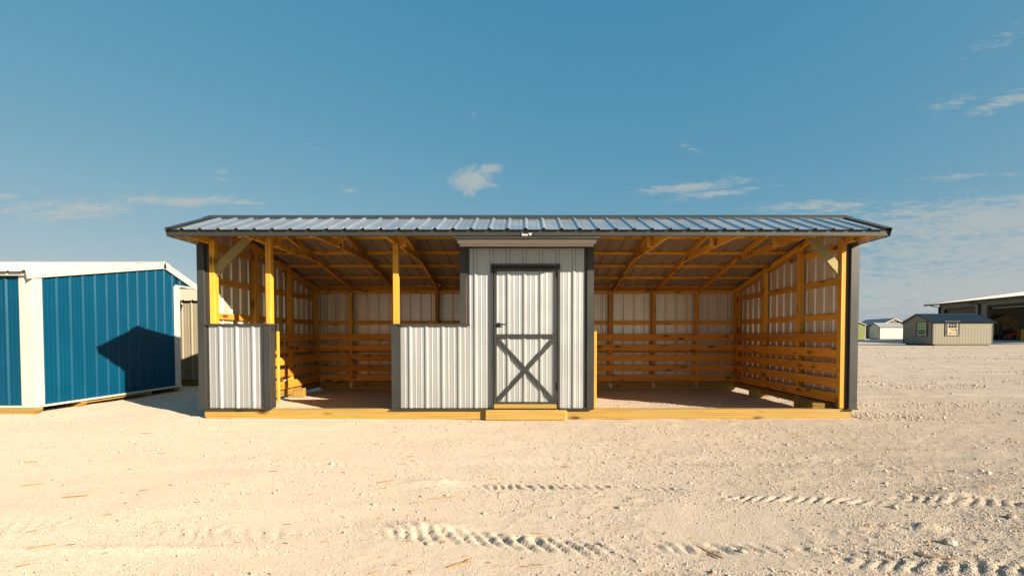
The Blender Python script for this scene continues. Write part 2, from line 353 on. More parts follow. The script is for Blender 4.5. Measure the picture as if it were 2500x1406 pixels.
def sheet(name, parent, u0, u1, lo, hi, place, mat, phase=0.0, pitch=0.2286, h=0.021, minor=True, breaks=(), back=None):
    """ribbed metal sheet; place(u, v, height) -> point; lo/hi give v limits (number or function of u)"""
    pr = rib_profile(u0, u1, phase, pitch, h, minor)
    us = [p[0] for p in pr]
    for b in breaks:
        if u0 < b < u1: us.append(b)
    us = sorted(set(us)); d = dict(pr)
    def hh(u):
        if u in d: return d[u]
        for (a, ha), (b, hb) in zip(pr, pr[1:]):
            if a <= u <= b: return ha + (hb - ha) * (u - a) / (b - a)
    f = lambda q, u: q(u) if callable(q) else q
    vs_ = []
    for u in us: vs_ += [place(u, f(lo, u), hh(u)), place(u, f(hi, u), hh(u))]
    fs = [[2 * i, 2 * i + 2, 2 * i + 3, 2 * i + 1] for i in range(len(us) - 1)]
    if back is not None:          # the sheet's own wash-coated back face, 1.2 mm behind the front
        nb_ = len(vs_); vs_ += [place(u, f(q, u), hh(u) - 0.0012) for u in us for q in (lo, hi)]
        nf_ = len(fs); fs += [[nb_ + i for i in q[::-1]] for q in fs]
        o = solid(name, parent, vs_, fs, mat); o.data.materials.append(back)
        o.data.polygons.foreach_set('material_index', [0] * nf_ + [1] * nf_); return o
    return solid(name, parent, vs_, fs, mat)
def join_boxes(name, parent, boxes, mat, stuff=False):
    v, f = [], []
    for (x0, x1, y0, y1, z0, z1) in boxes:
        b = len(v)
        v += [(x0, y0, z0), (x1, y0, z0), (x1, y1, z0), (x0, y1, z0), (x0, y0, z1), (x1, y0, z1), (x1, y1, z1), (x0, y1, z1)]
        f += [[b + i for i in q] for q in ((0, 3, 2, 1), (4, 5, 6, 7), (0, 1, 5, 4), (1, 2, 6, 5), (2, 3, 7, 6), (3, 0, 4, 7))]
    o = solid(name, parent, v, f, mat)
    if stuff: o['kind'] = 'stuff'
    return o
def screws(name, parent, pts, nrm, r=0.006, mat=None):
    """hex-head screws: small domes joined into one part"""
    n = Vector(nrm).normalized(); a = n.orthogonal().normalized(); b = n.cross(a); v, f = [], []
    for p in pts:
        p = Vector(p); s = len(v)
        for k in range(6):
            t = k * math.pi / 3; v.append(p + (a * math.cos(t) + b * math.sin(t)) * r)
        for k in range(6):
            t = k * math.pi / 3; v.append(p + (a * math.cos(t) + b * math.sin(t)) * r * 0.7 + n * r * 0.7)
        f.append([s + 6 + k for k in range(6)])
        for k in range(6): f.append([s + k, s + (k + 1) % 6, s + 6 + (k + 1) % 6, s + 6 + k])
    o = solid(name, parent, v, f, mat or ZINC); o['kind'] = 'stuff'; return o

# ------------------------------------------------------------------ ground
def vnoise(x, y, seed=0):
    xi = np.floor(x).astype(np.int64); yi = np.floor(y).astype(np.int64); xf = x - xi; yf = y - yi
    def h(a, b):
        n = (a * 374761393 + b * 668265263 + seed * 1442695041) & 0xFFFFFFFF
        n = ((n ^ (n >> 13)) * 1274126177) & 0xFFFFFFFF; n = n ^ (n >> 16)
        return (n & 0xFFFF) / 65535.0
    u = xf * xf * (3 - 2 * xf); w = yf * yf * (3 - 2 * yf)
    return (h(xi, yi) * (1 - u) + h(xi + 1, yi) * u) * (1 - w) + (h(xi, yi + 1) * (1 - u) + h(xi + 1, yi + 1) * u) * w - 0.5
def fbm(x, y, oct_=4, seed=0):
    r = 0; a = 1.0
    for i in range(oct_): r = r + a * vnoise(x, y, seed + i * 17); x = x * 2.03 + 3.1; y = y * 2.03 + 7.7; a *= 0.5
    return r
def sstep(a, b, t): q = np.clip((t - a) / (b - a), 0, 1); return q * q * (3 - 2 * q)
def base_z(x, y):
    z = 0.17 * sstep(14, 50, y) + 0.28 * sstep(46, 92, y) + 0.05 * sstep(92, 125, y)
    z = z - 0.045 * sstep(5.3, 6.6, -x) * sstep(5.0, 7.0, y) * (1 - sstep(16, 22, y))
    return z + 0.36 * sstep(46, 57, x) * sstep(30, 48, y) * (1 - sstep(66, 84, y))
# tyre tracks: (x0, y0, x1, y1, width, lug pitch, lug slant, depth)
TRACKS = [(-0.50, 3.66, 0.85, 3.61, 0.080, 0.074, 0.7, 0.014, 0.85), (-1.00, 2.84, 0.66, 2.55, 0.14, 0.090, 0.8, 0.014, 0.85), (0.5, 2.62, 2.6, 2.42, 0.13, 0.092, 0.6, 0.010, 0.2),
          (0.7, 3.60, 1.4, 3.55, 0.08, 0.08, 0.7, 0.006, 0.4), (1.3, 3.40, 2.6, 3.22, 0.10, 0.092, -0.9, 0.010, 0.55), (2.5, 3.35, 5.2, 3.0, 0.12, 0.098, -0.9, 0.009, 0.3), (1.5, 2.42, 3.0, 2.26, 0.13, 0.095, -0.9, 0.010, 0.5), (2.0, 2.85, 5.5, 2.50, 0.12, 0.10, -0.9, 0.008, 0.3),
          (-6.5, 4.15, 4.5, 4.30, 0.16, 0.09, 0.5, 0.0035, 0.5), (-5.4, 3.05, -0.9, 2.70, 0.16, 0.11, 0.8, 0.006, 0.3), (1.0, 5.6, 9, 5.2, 0.2, 0.1, -0.6, 0.005, 0.4), (2.6, 5.05, 8, 5.1, 0.2, 0.11, -0.6, 0.006, 0.4), (-5, 5.2, 3.0, 5.35, 0.18, 0.1, 0.6, 0.003, 0.4),
          (1.05, 6.92, 3.3, 6.99, 0.07, 0.085, 0.5, 0.008, 0.8), (5.2, 9.5, 16, 9.0, 0.3, 0.14, -0.6, 0.02, 0.5), (5.0, 12.0, 20, 12.5, 0.3, 0.16, -0.6, 0.02, 0.5), (4.9, 7.4, 12, 7.1, 0.25, 0.12, -0.6, 0.015, 0.5)]
def height(x, y):
    z = base_z(x, y)
    near = 1 - sstep(30, 70, np.hypot(x, y)); x_all, y_all, z_all = x, y, z; ok = near > 0; x, y, z, near = x[ok], y[ok], z[ok], near[ok]
    rough = 0.40 + 1.0 * sstep(-2.5, 3.0, x)                       # the right of the yard is more churned up
    z = z + near * (0.020 * fbm(x * 0.7, y * 0.9, 3, 3) + 0.007 * rough * fbm(x * 4.1, y * 4.6, 4, 9))
    vn = 1 - sstep(7, 12, y)
    z = z + vn * rough * 0.007 * np.maximum(fbm(x * 19, y * 19, 3, 31), -0.2) * sstep(-0.25, 0.35, fbm(x * 1.7, y * 2.3, 3, 77))
    # wheel ruts across the yard to the right and behind
    for k, (yc, wd, dp) in enumerate(((4.35, 0.16, 0.007), (3.05, 0.22, 0.006), (8.6, 0.25, 0.016), (11.0, 0.3, 0.02), (13.5, 0.4, 0.022), (16.5, 0.5, 0.03), (20.5, 0.6, 0.035), (26, 0.8, 0.045), (33, 1.0, 0.05))):
        if k < 2: m = 1
        else: m = sstep(4.9, 6.5, x)
        d = (y - yc - 0.05 * x - 0.25 * fbm(x * 0.25, np.full_like(x, k * 3.3), 2, k)) / wd
        z = z + m * dp * (np.exp(-(d - 1.2) ** 2) * 1.0 - 0.9 * np.exp(-d * d * 1.4)) * (0.6 + 0.9 * fbm(x * 1.3, y * 2.0, 3, 41))
    mr = sstep(4.3, 6.0, x) * sstep(5.0, 7.5, y) * (1 - sstep(40, 65, y)) * (1 + 1.2 * sstep(8, 25, y))
    row = sstep(-0.10, 0.22, fbm(x * 0.10, y * 0.55, 3, 66))
    z = z + mr * row * 0.05 * np.clip(fbm(x * 2.0, y * 2.6, 4, 67) - 0.10, 0, 0.35)
    z = z + mr * 0.004 * fbm(x * 1.1, y * 1.3, 3, 68)
    for i, (x0, y0, x1, y1, w, p, sl, dp, solid_) in enumerate(TRACKS):
        L = math.hypot(x1 - x0, y1 - y0); ax, ay = (x1 - x0) / L, (y1 - y0) / L
        s = (x - x0) * ax + (y - y0) * ay; t = -(x - x0) * ay + (y - y0) * ax
        sel = (s > -0.1) & (s < L + 0.1) & (np.abs(t) < w * 1.6)
        if not sel.any(): continue
        s, t, xa, ya = s[sel], t[sel], x[sel], y[sel]
        t = t + 0.03 * fbm(s * 1.2, s * 0 + i, 2, 5)
        m = sstep(0, 0.25, s) * (1 - sstep(L - 0.3, L, s)) * np.exp(-(np.abs(t) / (w * 0.62)) ** 4)
        patch = np.clip(solid_ + (1.9 - 1.4 * solid_) * fbm(s * 2.1, t * 4, 4, 60 + i), 0.0, 1.1)
        ph = (s + t * sl + 0.05 * fbm(s * 5, t * 9, 2, 21)) / p; fr = ph - np.floor(ph)
        lug = np.where(fr < 0.42, -1.0, 0.45 * np.sin((fr - 0.42) / 0.58 * math.pi) + 0.15)
        lug = (lug + 0.9 * fbm(xa * 26, ya * 26, 3, 13))
        z[sel] += m * patch * dp * lug
    for (mx, my, sx, sy, hh) in ((-0.70, 3.72, 0.20, 0.075, 0.030), (-0.63, 2.86, 0.22, 0.07, 0.032), (0.78, 3.35, 0.06, 0.04, 0.018), (-2.1, 2.55, 0.5, 0.05, 0.016), (2.45, 2.85, 0.10, 0.05, 0.026), (3.1, 3.4, 0.16, 0.06, 0.022)):
        z = z + hh * np.exp(-((x - mx) / sx) ** 2 - ((y - my) / sy) ** 2) * (1 + 0.5 * fbm(x * 14, y * 14, 2, 8))
    # keep clear of the timber sitting on the ground
    inside = sstep(-4.75, -4.6, x) * (1 - sstep(4.65, 4.8, x)) * sstep(6.35, 6.5, y) * (1 - sstep(10.4, 10.6, y))
    z = z - inside * 0.012
    z_all = z_all.copy(); z_all[ok] = z
    return z_all
def axis_pts(core0, core1, step, far0, far1, r0, r1):
    def grow(start, end, sgn, ratio):
        d = step; a = start; out = []
        while sgn * (end - a) > 0:
            d *= ratio if abs(a - start) < 40 else 1.25
            a += sgn * d; out.append(a)
        return out
    return np.array(grow(core0, far0, -1, r0)[::-1] + list(np.arange(core0, core1 + 1e-6, step)) + grow(core1, far1, 1, r1))
gx = axis_pts(-3.2, 3.4, 0.0145, -2500, 2500, 1.022, 1.016); gy = axis_pts(2.05, 4.6, 0.0140, -60, 4000, 1.20, 1.015)
GX, GY = np.meshgrid(gx, gy); GZ = height(GX, GY)
nx, ny = len(gx), len(gy)
me = bpy.data.meshes.new('ground'); V = np.stack([GX, GY, GZ], -1).reshape(-1, 3)
ii, jj = np.meshgrid(np.arange(nx - 1), np.arange(ny - 1)); q = (jj * nx + ii).ravel()
F = np.stack([q, q + 1, q + nx + 1, q + nx], -1)
def fill_mesh(me, V, F):
    k = F.shape[1]
    me.vertices.add(len(V)); me.vertices.foreach_set('co', V.astype(np.float32).ravel())
    me.loops.add(F.size); me.loops.foreach_set('vertex_index', F.astype(np.int32).ravel())
    me.polygons.add(len(F)); me.polygons.foreach_set('loop_start', np.arange(0, F.size, k, dtype=np.int32))
    me.update(calc_edges=True)
fill_mesh(me, V, F); me.polygons.foreach_set('use_smooth', np.ones(len(F), dtype=bool)); me.materials.append(GROUND)
ground = bpy.data.objects.new('ground', me); register(ground, None, Matrix.Identity(4)); ground['kind'] = 'structure'
def gz(x, y): return float(height(np.array([float(x)]), np.array([float(y)]))[0])

# loose gravel lying on the yard: real stones, far too many to count
def gravel(n, seed):
    rng = np.random.default_rng(seed)
    y = 2.1 + (rng.random(n) ** 1.9) * 11.0; hw = y * 1.16 + 0.3; x = (rng.random(n) * 2 - 1) * hw
    dens = fbm(x * 0.9, y * 1.4, 4, 91) + 0.22 * sstep(-2, 3, x) + 0.1
    keep = rng.random(n) < np.clip(0.25 + 1.5 * dens, 0.05, 1.0)
    keep &= rng.random(n) > 0.92 * sstep(5.5, 12.5, y)
    keep &= ~((y > 6.5) & (y < 6.8) & (np.abs(x) < 4.7))
    x, y = x[keep], y[keep]; ng = len(x)
    # clods thrown up in rows along the ruts at the right and back of the yard
    m = 42000; yc = 6.3 + rng.random(m) ** 1.6 * 36; xc = 4.7 + rng.random(m) ** 1.1 * (yc * 1.12 - 3.5)
    row = sstep(0.0, 0.26, fbm(xc * 0.13, yc * 0.75, 3, 66)) * sstep(-0.25, 0.3, fbm(xc * 0.9, yc * 1.2, 3, 69))
    kc = rng.random(m) < 0.02 + 0.9 * row; x = np.concatenate([x, xc[kc]]); y = np.concatenate([y, yc[kc]]); n = len(x)
    r = 0.0019 * np.exp(rng.normal(0, 0.48, n)) * (0.68 + 0.19 * y); big = rng.random(n) < 0.004; r = np.where(big, r * 2.6, r); r = np.minimum(r, 0.022); r[ng:] = (0.009 * np.exp(rng.normal(0, 0.45, n - ng)) * (0.55 + 0.055 * y[ng:]))
    ico = np.array([(1, 0, 0.1), (0.1, 1, 0), (-1, 0.1, 0), (0, -1, -0.1), (0.1, 0, 1), (0, 0, -0.8), (0.55, 0.55, 0.55), (-0.55, -0.5, 0.6)])
    fi = np.array([(0, 1, 6), (1, 4, 6), (4, 0, 6), (1, 2, 4), (2, 3, 7), (3, 4, 7), (4, 2, 7), (3, 0, 4), (1, 0, 5), (2, 1, 5), (3, 2, 5), (0, 3, 5)])
    P = ico[None] * (1 + rng.normal(0, 0.20, (n, 8, 1))) * (r[:, None, None] * np.stack([0.8 + 0.6 * rng.random(n), 0.8 + 0.5 * rng.random(n), 0.6 + 0.4 * rng.random(n)], -1)[:, None, :])
    a = rng.random(n) * 6.283; ca, sa = np.cos(a)[:, None], np.sin(a)[:, None]
    X = P[..., 0] * ca - P[..., 1] * sa + x[:, None]; Y = P[..., 0] * sa + P[..., 1] * ca + y[:, None]; Z = P[..., 2] + (height(x, y) + r * 0.30)[:, None]
    Vv = np.stack([X, Y, Z], -1).reshape(-1, 3); Ff = (fi[None] + (np.arange(n) * 8)[:, None, None]).reshape(-1, 3)
    me = bpy.data.meshes.new('loose_gravel'); fill_mesh(me, Vv, Ff); me.materials.append(PEBBLE)
    o = bpy.data.objects.new('loose_gravel', me); register(o, None, Matrix.Identity(4))
    o['kind'] = 'stuff'; tag(o, 'pale crushed limestone gravel scattered over the yard', 'gravel'); return o
gravel(270000, 5)

# ------------------------------------------------------------------ the open-fronted shed
XL, XR, YF, YB = -4.520, 4.605, 6.660, 10.300
EAVE, RIDGE, BACK = (6.085, 2.512), (6.970, 2.880), (10.38, 2.190)      # roof underside-of-sheet line, (y, z)
def roof_z(y):
    if y < RIDGE[0]: return EAVE[1] + (y - EAVE[0]) * (RIDGE[1] - EAVE[1]) / (RIDGE[0] - EAVE[0])
    return RIDGE[1] + (y - RIDGE[0]) * (BACK[1] - RIDGE[1]) / (BACK[0] - RIDGE[0])
shed = thing('open_shed', (0.04, YF, 0), 'long open-fronted run-in shed with galvanised walls, charcoal trim and timber frame', 'shed')
FS = -1  # front sheets have ribs towards -Y
front = lambda u, v, h: (u, YF - h, v)
RIB0 = -0.0075
# front wall sheets
sheet('wall_panel', shed, -4.425, -3.66, 0.150, 1.315, front, GALV, -4.26, back=BACKC)
sheet('wall_panel', shed, -1.80, -0.790, 0.150, 1.315, front, GALV, RIB0, back=BACKC)
sheet('wall_panel', shed, -0.790, -0.462, 0.150, 2.385, front, GALV, RIB0, back=BACKC)
sheet('wall_panel', shed, -0.462, 0.470, 2.135, 2.385, front, GALV, RIB0, back=BACKC)
sheet('wall_panel', shed, 0.470, 0.850, 0.150, 2.385, front, GALV, RIB0, back=BACKC)
# back wall, side walls (one object per 0.914 m sheet)
for k in range(10):
    u0 = XL + k * 0.914
    sheet('wall_panel', shed, u0, u0 + 0.914, 0.14, roof_z(YB) - 0.004, lambda u, v, h: (u, YB + h, v), GALV, XL, back=BACKC)
for k in range(4):
    u0 = YF + k * 0.915; u1 = u0 + 0.915
    top = lambda y: roof_z(y) - 0.012
    sheet('wall_panel', shed, u0, u1, 0.14, top, lambda u, v, h: (XL - h, u, v), GALV, YF, breaks=(RIDGE[0],), back=BACKC)
    sheet('wall_panel', shed, u0, u1, 0.14, top, lambda u, v, h: (XR + h, u, v), GALV, YF, breaks=(RIDGE[0],), back=BACKC)
for xs, sg in ((XL, -1), (XR, 1)):   # gable triangle over the eave overhang
    sheet('gable_panel', shed, EAVE[0] + 0.03, YF, 2.425, lambda y: roof_z(y) - 0.012, lambda u, v, h: (xs + sg * h, u, v), GALV, YF, back=BACKC)
# tack-room side walls
for xs, sg in ((-0.885, -1), (0.930, 1)):
    for k in range(4):
        u0 = 6.765 + k * 0.885
        sheet('partition_panel', shed, u0, u0 + 0.885, 0.16, lambda y: roof_z(y) - 0.14, lambda u, v, h: (xs + sg * h, u, v), GALV, 6.765, breaks=(RIDGE[0],))
# roof sheets
def slope_dir(a, b): v = Vector((0, b[0] - a[0], b[1] - a[1])); return v.length, v.normalized()
Lf, df = slope_dir(EAVE, RIDGE); nf = Vector((0, -df.z, df.y))
Lb, db = slope_dir(RIDGE, BACK); nb = Vector((0, -db.z, db.y))
def roof_strip(name, parent, x0, x1, org, d, n, l0, l1, mat, phase):
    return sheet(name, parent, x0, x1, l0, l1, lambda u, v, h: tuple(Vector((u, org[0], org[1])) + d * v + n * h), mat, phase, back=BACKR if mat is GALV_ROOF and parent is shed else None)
for k in range(10):
    x0 = 0.007 + (k * 4 - 20) * 0.2286; x1 = x0 + 0.9144
    roof_strip('roof_panel', shed, x0, x1, EAVE, df, nf, -0.035, Lf - 0.02, GALV_ROOF, 0.007)
    roof_strip('roof_panel', shed, x0, x1, RIDGE, db, nb, 0.02, Lb, GALV_ROOF, 0.007)
# ridge cap
rc = []
for s, x in enumerate((-4.60, 4.665)):
    for (dy, dz) in ((-0.155, 0), (-0.15, 0.012), (0, 0.0), (0.15, 0.012), (0.155, 0)):
        pass
def cap_pts(x):
    a = Vector((x, RIDGE[0], RIDGE[1])); up = 0.024
    return [a - df * 0.17 + nf * 0.006, a - df * 0.165 + nf * up, a + Vector((0, 0, up + 0.006)), a + db * 0.165 + nb * up, a + db * 0.17 + nb * 0.006]
cx = [-4.585, -1.5, 1.6, 4.655]
for i in range(3):
    a, b = cap_pts(cx[i] - (0.02 if i else 0)), cap_pts(cx[i + 1])
    if i: b = b; a = [p + Vector((0, 0, 0.0015)) for p in a]; b = [p + Vector((0, 0, 0.0015)) for p in b]
    t = [p - Vector((0, 0, 0.004)) for p in a[::-1]]; t2 = [p - Vector((0, 0, 0.004)) for p in b[::-1]]
    A, B = a + t, b + t2; n = len(A)
    solid('ridge_cap', shed, A + B, [[j, (j + 1) % n, (j + 1) % n + n, j + n] for j in range(n)] + [list(range(n))[::-1], list(range(n, 2 * n))], CHAR)
# eave fascia in three lengths, and small drip lip
ex = [-4.56, -1.55, 1.50, 4.64]
for i in range(3):
    prism('eave_fascia', shed, [(ex[i] + 0.001, EAVE[0] + 0.0, EAVE[1] - 0.008), (ex[i] + 0.001, EAVE[0] + 0.006, EAVE[1] - 0.082), (ex[i] + 0.001, EAVE[0] + 0.030, EAVE[1] - 0.084), (ex[i] + 0.001, EAVE[0] + 0.030, EAVE[1] + 0.0)], (ex[i + 1] - ex[i] - 0.002, 0, 0), CHAR)
# rake trims, both slopes, both ends
for xs, sg in ((XL, -1), (XR, 1)):
    for (org, d, n, l0, l1) in ((EAVE, df, nf, -0.035, Lf + 0.01), (RIDGE, db, nb, -0.01, Lb)):
        o = Vector((0, org[0], org[1])); X = lambda q: Vector((xs + sg * q, 0, 0))
        prof = [(-0.075, 0.023), (0.030, 0.023), (0.030, -0.090), (0.026, -0.090), (0.026, 0.018), (-0.075, 0.018)]
        prism('rake_trim', shed, [o + d * l0 + X(a) + n * b for a, b in prof], d * (l1 - l0), CHAR)
# corner trims
def corner_trim(x_out, x_in, sg, z0, z1, name='corner_trim'):
    a, b = sorted((x_out, x_in)); e = -sg
    box(name, shed, a, b, YF - 0.034, YF - 0.028, z0, z1, CHAR, 0.002)
    box(name, shed, x_in, x_in + e * 0.0045, YF - 0.028, YF + 0.004, z0, z1, CHAR, 0.001)
    box(name, shed, min(x_in + e * 0.0045, x_in + e * 0.040), max(x_in + e * 0.0045, x_in + e * 0.040), YF - 0.001, YF + 0.004, z0, z1, CHAR, 0.001)
    box(name, shed, x_out - sg * 0.006, x_out, YF - 0.028, YF + 0.115, z0, z1, CHAR, 0.002)
corner_trim(-4.552, -4.452, -1, 0.145, 2.44)
corner_trim(4.634, 4.520, 1, 0.145, 2.44)
for xs, sg in ((-4.552, -1), (4.634, 1)):
    box('corner_trim', shed, xs - sg * 0.006, xs, YB - 0.10, YB + 0.03, 0.14, BACK[1] - 0.06, CHAR, 0.002)
    box('corner_trim', shed, min(xs - sg * 0.006, xs - sg * 0.11), max(xs - sg * 0.006, xs - sg * 0.11), YB + 0.024, YB + 0.030, 0.14, BACK[1] - 0.06, CHAR, 0.002)
    box('gable_trim', shed, xs - sg * 0.006, xs, EAVE[0] + 0.03, YF - 0.034, 2.418, 2.448, WHITE if sg < 0 else CHAR, 0.002)
# trims of the left half wall
box('end_trim', shed, -3.640, -3.545, YF - 0.034, YF - 0.028, 0.145, 1.300, CHAR, 0.002)
box('end_trim', shed, -3.551, -3.545, YF - 0.028, YF + 0.105, 0.145, 1.300, CHAR, 0.002)
box('end_trim', shed, -3.678, -3.6405, YF - 0.024, YF - 0.018, 0.150, 1.300, CHAR, 0.002)
box('cap_trim', shed, -4.50, -3.540, YF - 0.044, YF + 0.115, 1.3005, 1.327, CHAR, 0.003)
box('base_trim', shed, -4.562, -3.545, YF - 0.052, YF + 0.02, 0.132, 0.1445, CHAR, 0.002)
# trims of the tack-room front
box('end_trim', shed, -1.862, -1.772, YF - 0.034, YF - 0.028, 0.145, 1.300, CHAR, 0.002)
box('end_trim', shed, -1.862, -1.856, YF - 0.028, YF + 0.10, 0.145, 1.300, CHAR, 0.002)
box('end_trim', shed, -1.7715, -1.735, YF - 0.024, YF - 0.0185, 0.150, 1.300, CHAR, 0.002)
box('cap_trim', shed, -1.875, -0.765, YF - 0.044, YF + 0.10, 1.3005, 1.327, CHAR, 0.003)
box('end_trim', shed, -0.905, -0.815, YF - 0.034, YF - 0.028, 1.3275, 2.400, CHAR, 0.002)
box('end_trim', shed, -0.905, -0.899, YF - 0.028, YF + 0.10, 1.3275, 2.400, CHAR, 0.002)
box('end_trim', shed, -0.8145, -0.778, YF - 0.024, YF - 0.0185, 1.3275, 2.380, CHAR, 0.002)
box('end_trim', shed, 0.860, 0.955, YF - 0.034, YF - 0.028, 0.145, 2.400, CHAR, 0.002)
box('end_trim', shed, 0.949, 0.955, YF - 0.028, YF + 0.10, 0.145, 2.400, CHAR, 0.002)
box('end_trim', shed, 0.822, 0.8595, YF - 0.010, YF - 0.0045, 0.150, 2.385, CHAR, 0.002)
box('top_trim', shed, -0.815, 0.860, YF - 0.030, YF - 0.022, 2.370, 2.400, CHAR, 0.002)
box('base_trim', shed, -1.865, -0.480, YF - 0.052, YF + 0.02, 0.132, 0.1445, CHAR, 0.002)
box('base_trim', shed, 0.485, 0.955, YF - 0.052, YF + 0.02, 0.132, 0.1445, CHAR, 0.002)
box('base_trim', shed, 4.49, 4.645, YF - 0.052, YF + 0.02, 0.132, 0.1445, CHAR, 0.002)
for xs in (XL - 0.022, XR + 0.022):
    box('base_trim', shed, xs - 0.01, xs + 0.01, YF + 0.03, YB, 0.130, 0.142, CHAR, 0.002)
box('base_trim', shed, XL, XR, YB + 0.005, YB + 0.028, 0.130, 0.142, CHAR, 0.002)
# soffit over the tack-room door: a ribbed sheet with ribs running left to right
sheet('soffit_panel', shed, EAVE[0] + 0.045, YF - 0.03, -0.90, 0.945, lambda u, v, h: (v, u, 2.408 - h), WHITE, 6.14, 0.2286)  # white colour stands in for ground bounce lighting the bare galvalume
box('soffit_trim', shed, -0.905, 0.955, EAVE[0] - 0.002, EAVE[0] + 0.012, 2.392, 2.4185, CHAR, 0.002)
for xs in (-0.905, 0.945):
    box('soffit_trim', shed, xs, xs + 0.010, EAVE[0] + 0.013, YF - 0.035, 2.398, 2.425, CHAR, 0.002)
# screws on the front and along the eave
pts = []
for k in range(-7, 4):
    x = RIB0 + k * 0.2286 - 0.045
    for z in (0.185, 0.735, 1.285, 1.56, 2.34):
        if z > 1.3 and x < -0.79: continue
        if x < -1.75 or x > 0.83: continue
        if -0.48 < x < 0.485 and z < 2.2: continue
        pts.append((x, YF - 0.001, z))
for k in range(4):
    for z in (0.20, 0.735, 1.29): pts.append((-4.26 + (k * 0.2286) + 0.048, YF - 0.001, z))
for z in (0.25, 0.735, 1.2): pts += [(-4.43, YF - 0.003, z), (-3.655, YF - 0.026, z), (-1.75, YF - 0.026, z), (0.838, YF - 0.012, z), (0.838, YF - 0.012, z + 1.0)]
screws('wall_screws', shed, pts, (0, -1, 0), 0.0055)
pts = [Vector((0.007 + k * 0.2286 - 0.06, EAVE[0], EAVE[1])) + df * 0.09 for k in range(-19, 20)]
screws('roof_screws', shed, pts, nf, 0.008, ZINC)
# --- timber frame
PX = [1.83 * 0 + v for v in (-4.44, -3.71, -2.795, -1.880, -0.965, 0.0, 1.00, 1.825, 2.745, 3.665, 4.52)]
def plumb(name, x0, x1, y0, y1, z0, z1, mat=PINE): return box(name, shed, x0, x1, y0, y1, z0, z1, mat, 0.004)
# front posts
plumb('post', -4.405, -4.330, YF + 0.006, YF + 0.095, 0.142, 2.50)
plumb('post', -3.632, -3.594, YF + 0.020, YF + 0.098, 0.142, 2.53); plumb('post', -3.5935, -3.5555, YF + 0.022, YF + 0.10, 0.142, 2.53)
plumb('post', -1.850, -1.8125, YF + 0.020, YF + 0.098, 0.142, 2.44); plumb('post', -1.812, -1.7745, YF + 0.022, YF + 0.10, 0.142, 2.44)
plumb('post', 4.412, 4.500, YF + 0.006, YF + 0.095, 0.142, 2.50)
plumb('post', -0.893, -0.820, YF + 0.02, YF + 0.10, 0.142, 2.44); plumb('post', 0.860, 0.945, YF + 0.02, YF + 0.10, 0.142, 2.44)
plumb('nailing_stud', -3.535, -3.506, YF + 0.108, YF + 0.146, 0.20, 1.222)
plumb('nailing_stud', 0.966, 1.006, YF + 0.030, YF + 0.068, 0.142, 1.222)
# short eave beam stubs on top of the corner posts
plumb('beam_stub', -4.475, -4.38, YF - 0.02, YF + 0.07, 2.44, 2.54); plumb('beam_stub', 4.46, 4.55, YF - 0.02, YF + 0.07, 2.44, 2.54)
# back posts with hangers
for x in (-4.485, -3.71, -2.795, -1.880, -0.965, 1.00, 1.825, 2.745, 3.665, 4.50):
    plumb('post', x - 0.042, x - 0.004, YB - 0.150, YB - 0.062, 0.10, 2.10); plumb('post', x - 0.0035, x + 0.0345, YB - 0.148, YB - 0.060, 0.10, 2.10)
    if abs(x) < 4.4:
        box('post_strap', shed, x - 0.030, x + 0.026, YB - 0.1545, YB - 0.1515, 0.055, 0.145, ZINC, 0.001)
# side posts
for xs, sg in ((XL, 1), (XR, -1)):
    for y in (7.84, 9.00, 10.12):
        a, b = sorted((xs + sg * 0.045, xs + sg * 0.125))
        zt = roof_z(y) - 0.06
        box('post', shed, a, b, y - 0.044, y + 0.0, 0.175, zt, PINE, 0.004); box('post', shed, a + 0.001, b - 0.001, y + 0.0005, y + 0.044, 0.175, zt, PINE, 0.004)
        if y < 9.5: box('post_strap', shed, xs + sg * 0.126 - 0.0015, xs + sg * 0.126 + 0.0015, y - 0.02, y + 0.02, 0.18, 0.24, ZINC, 0.001)
    a, b = sorted((xs + sg * 0.006, xs + sg * 0.044))
    for z in (0.845, 1.445, 1.955):
        ye = YB - 0.07 if z < 2.0 else 9
        box('girt', shed, a, b, YF + 0.10, ye, z - 0.0445, z + 0.0445, PINE, 0.004)
    box('girt', shed, a, b, YF + 0.10, 8.05, 2.395, 2.484, PINE, 0.004)
    # rake plate and end rafter
    for (off, x_) in ((0.062, xs + sg * 0.026), (0.062, xs + sg * 0.108)):
        p0 = Vector((x_, RIDGE[0], RIDGE[1] - off - 0.04)); board('end_rafter', shed, p0 + db * 0.02, p0 + db * (Lb - 0.12), 0.038, 0.089, PINE, nb)
        p1 = Vector((x_, EAVE[0], EAVE[1] - off + 0.01)); board('end_rafter', shed, p1 + df * 0.05, p1 + df * (Lf - 0.04), 0.038, 0.089, PINE, nf)
    box('end_chord', shed, min(xs + sg * 0.09, xs + sg * 0.128), max(xs + sg * 0.09, xs + sg * 0.128), EAVE[0] + 0.05, YF - 0.03, 2.445, 2.53, PINE, 0.004)
    for y in (8.0, 8.2): box('truss_plate', shed, xs + sg * 0.046, xs + sg * 0.0475, y - 0.05, y + 0.05, 2.40, 2.47, ZINC, 0.0005)
# back girts and top plate
for x0, x1 in ((-4.46, -0.93), (0.97, 4.54)):
    for z in (0.845, 1.443): box('girt', shed, x0, x1, YB - 0.045, YB - 0.007, z - 0.0445, z + 0.0445, PINE, 0.004)
    box('top_plate', shed, x0, x1, YB - 0.100, YB - 0.046, 2.062, 2.128, PINE, 0.004)
    box('girt', shed, x0, x1, YB - 0.045, YB - 0.007, 2.085, 2.172, PINE, 0.004)
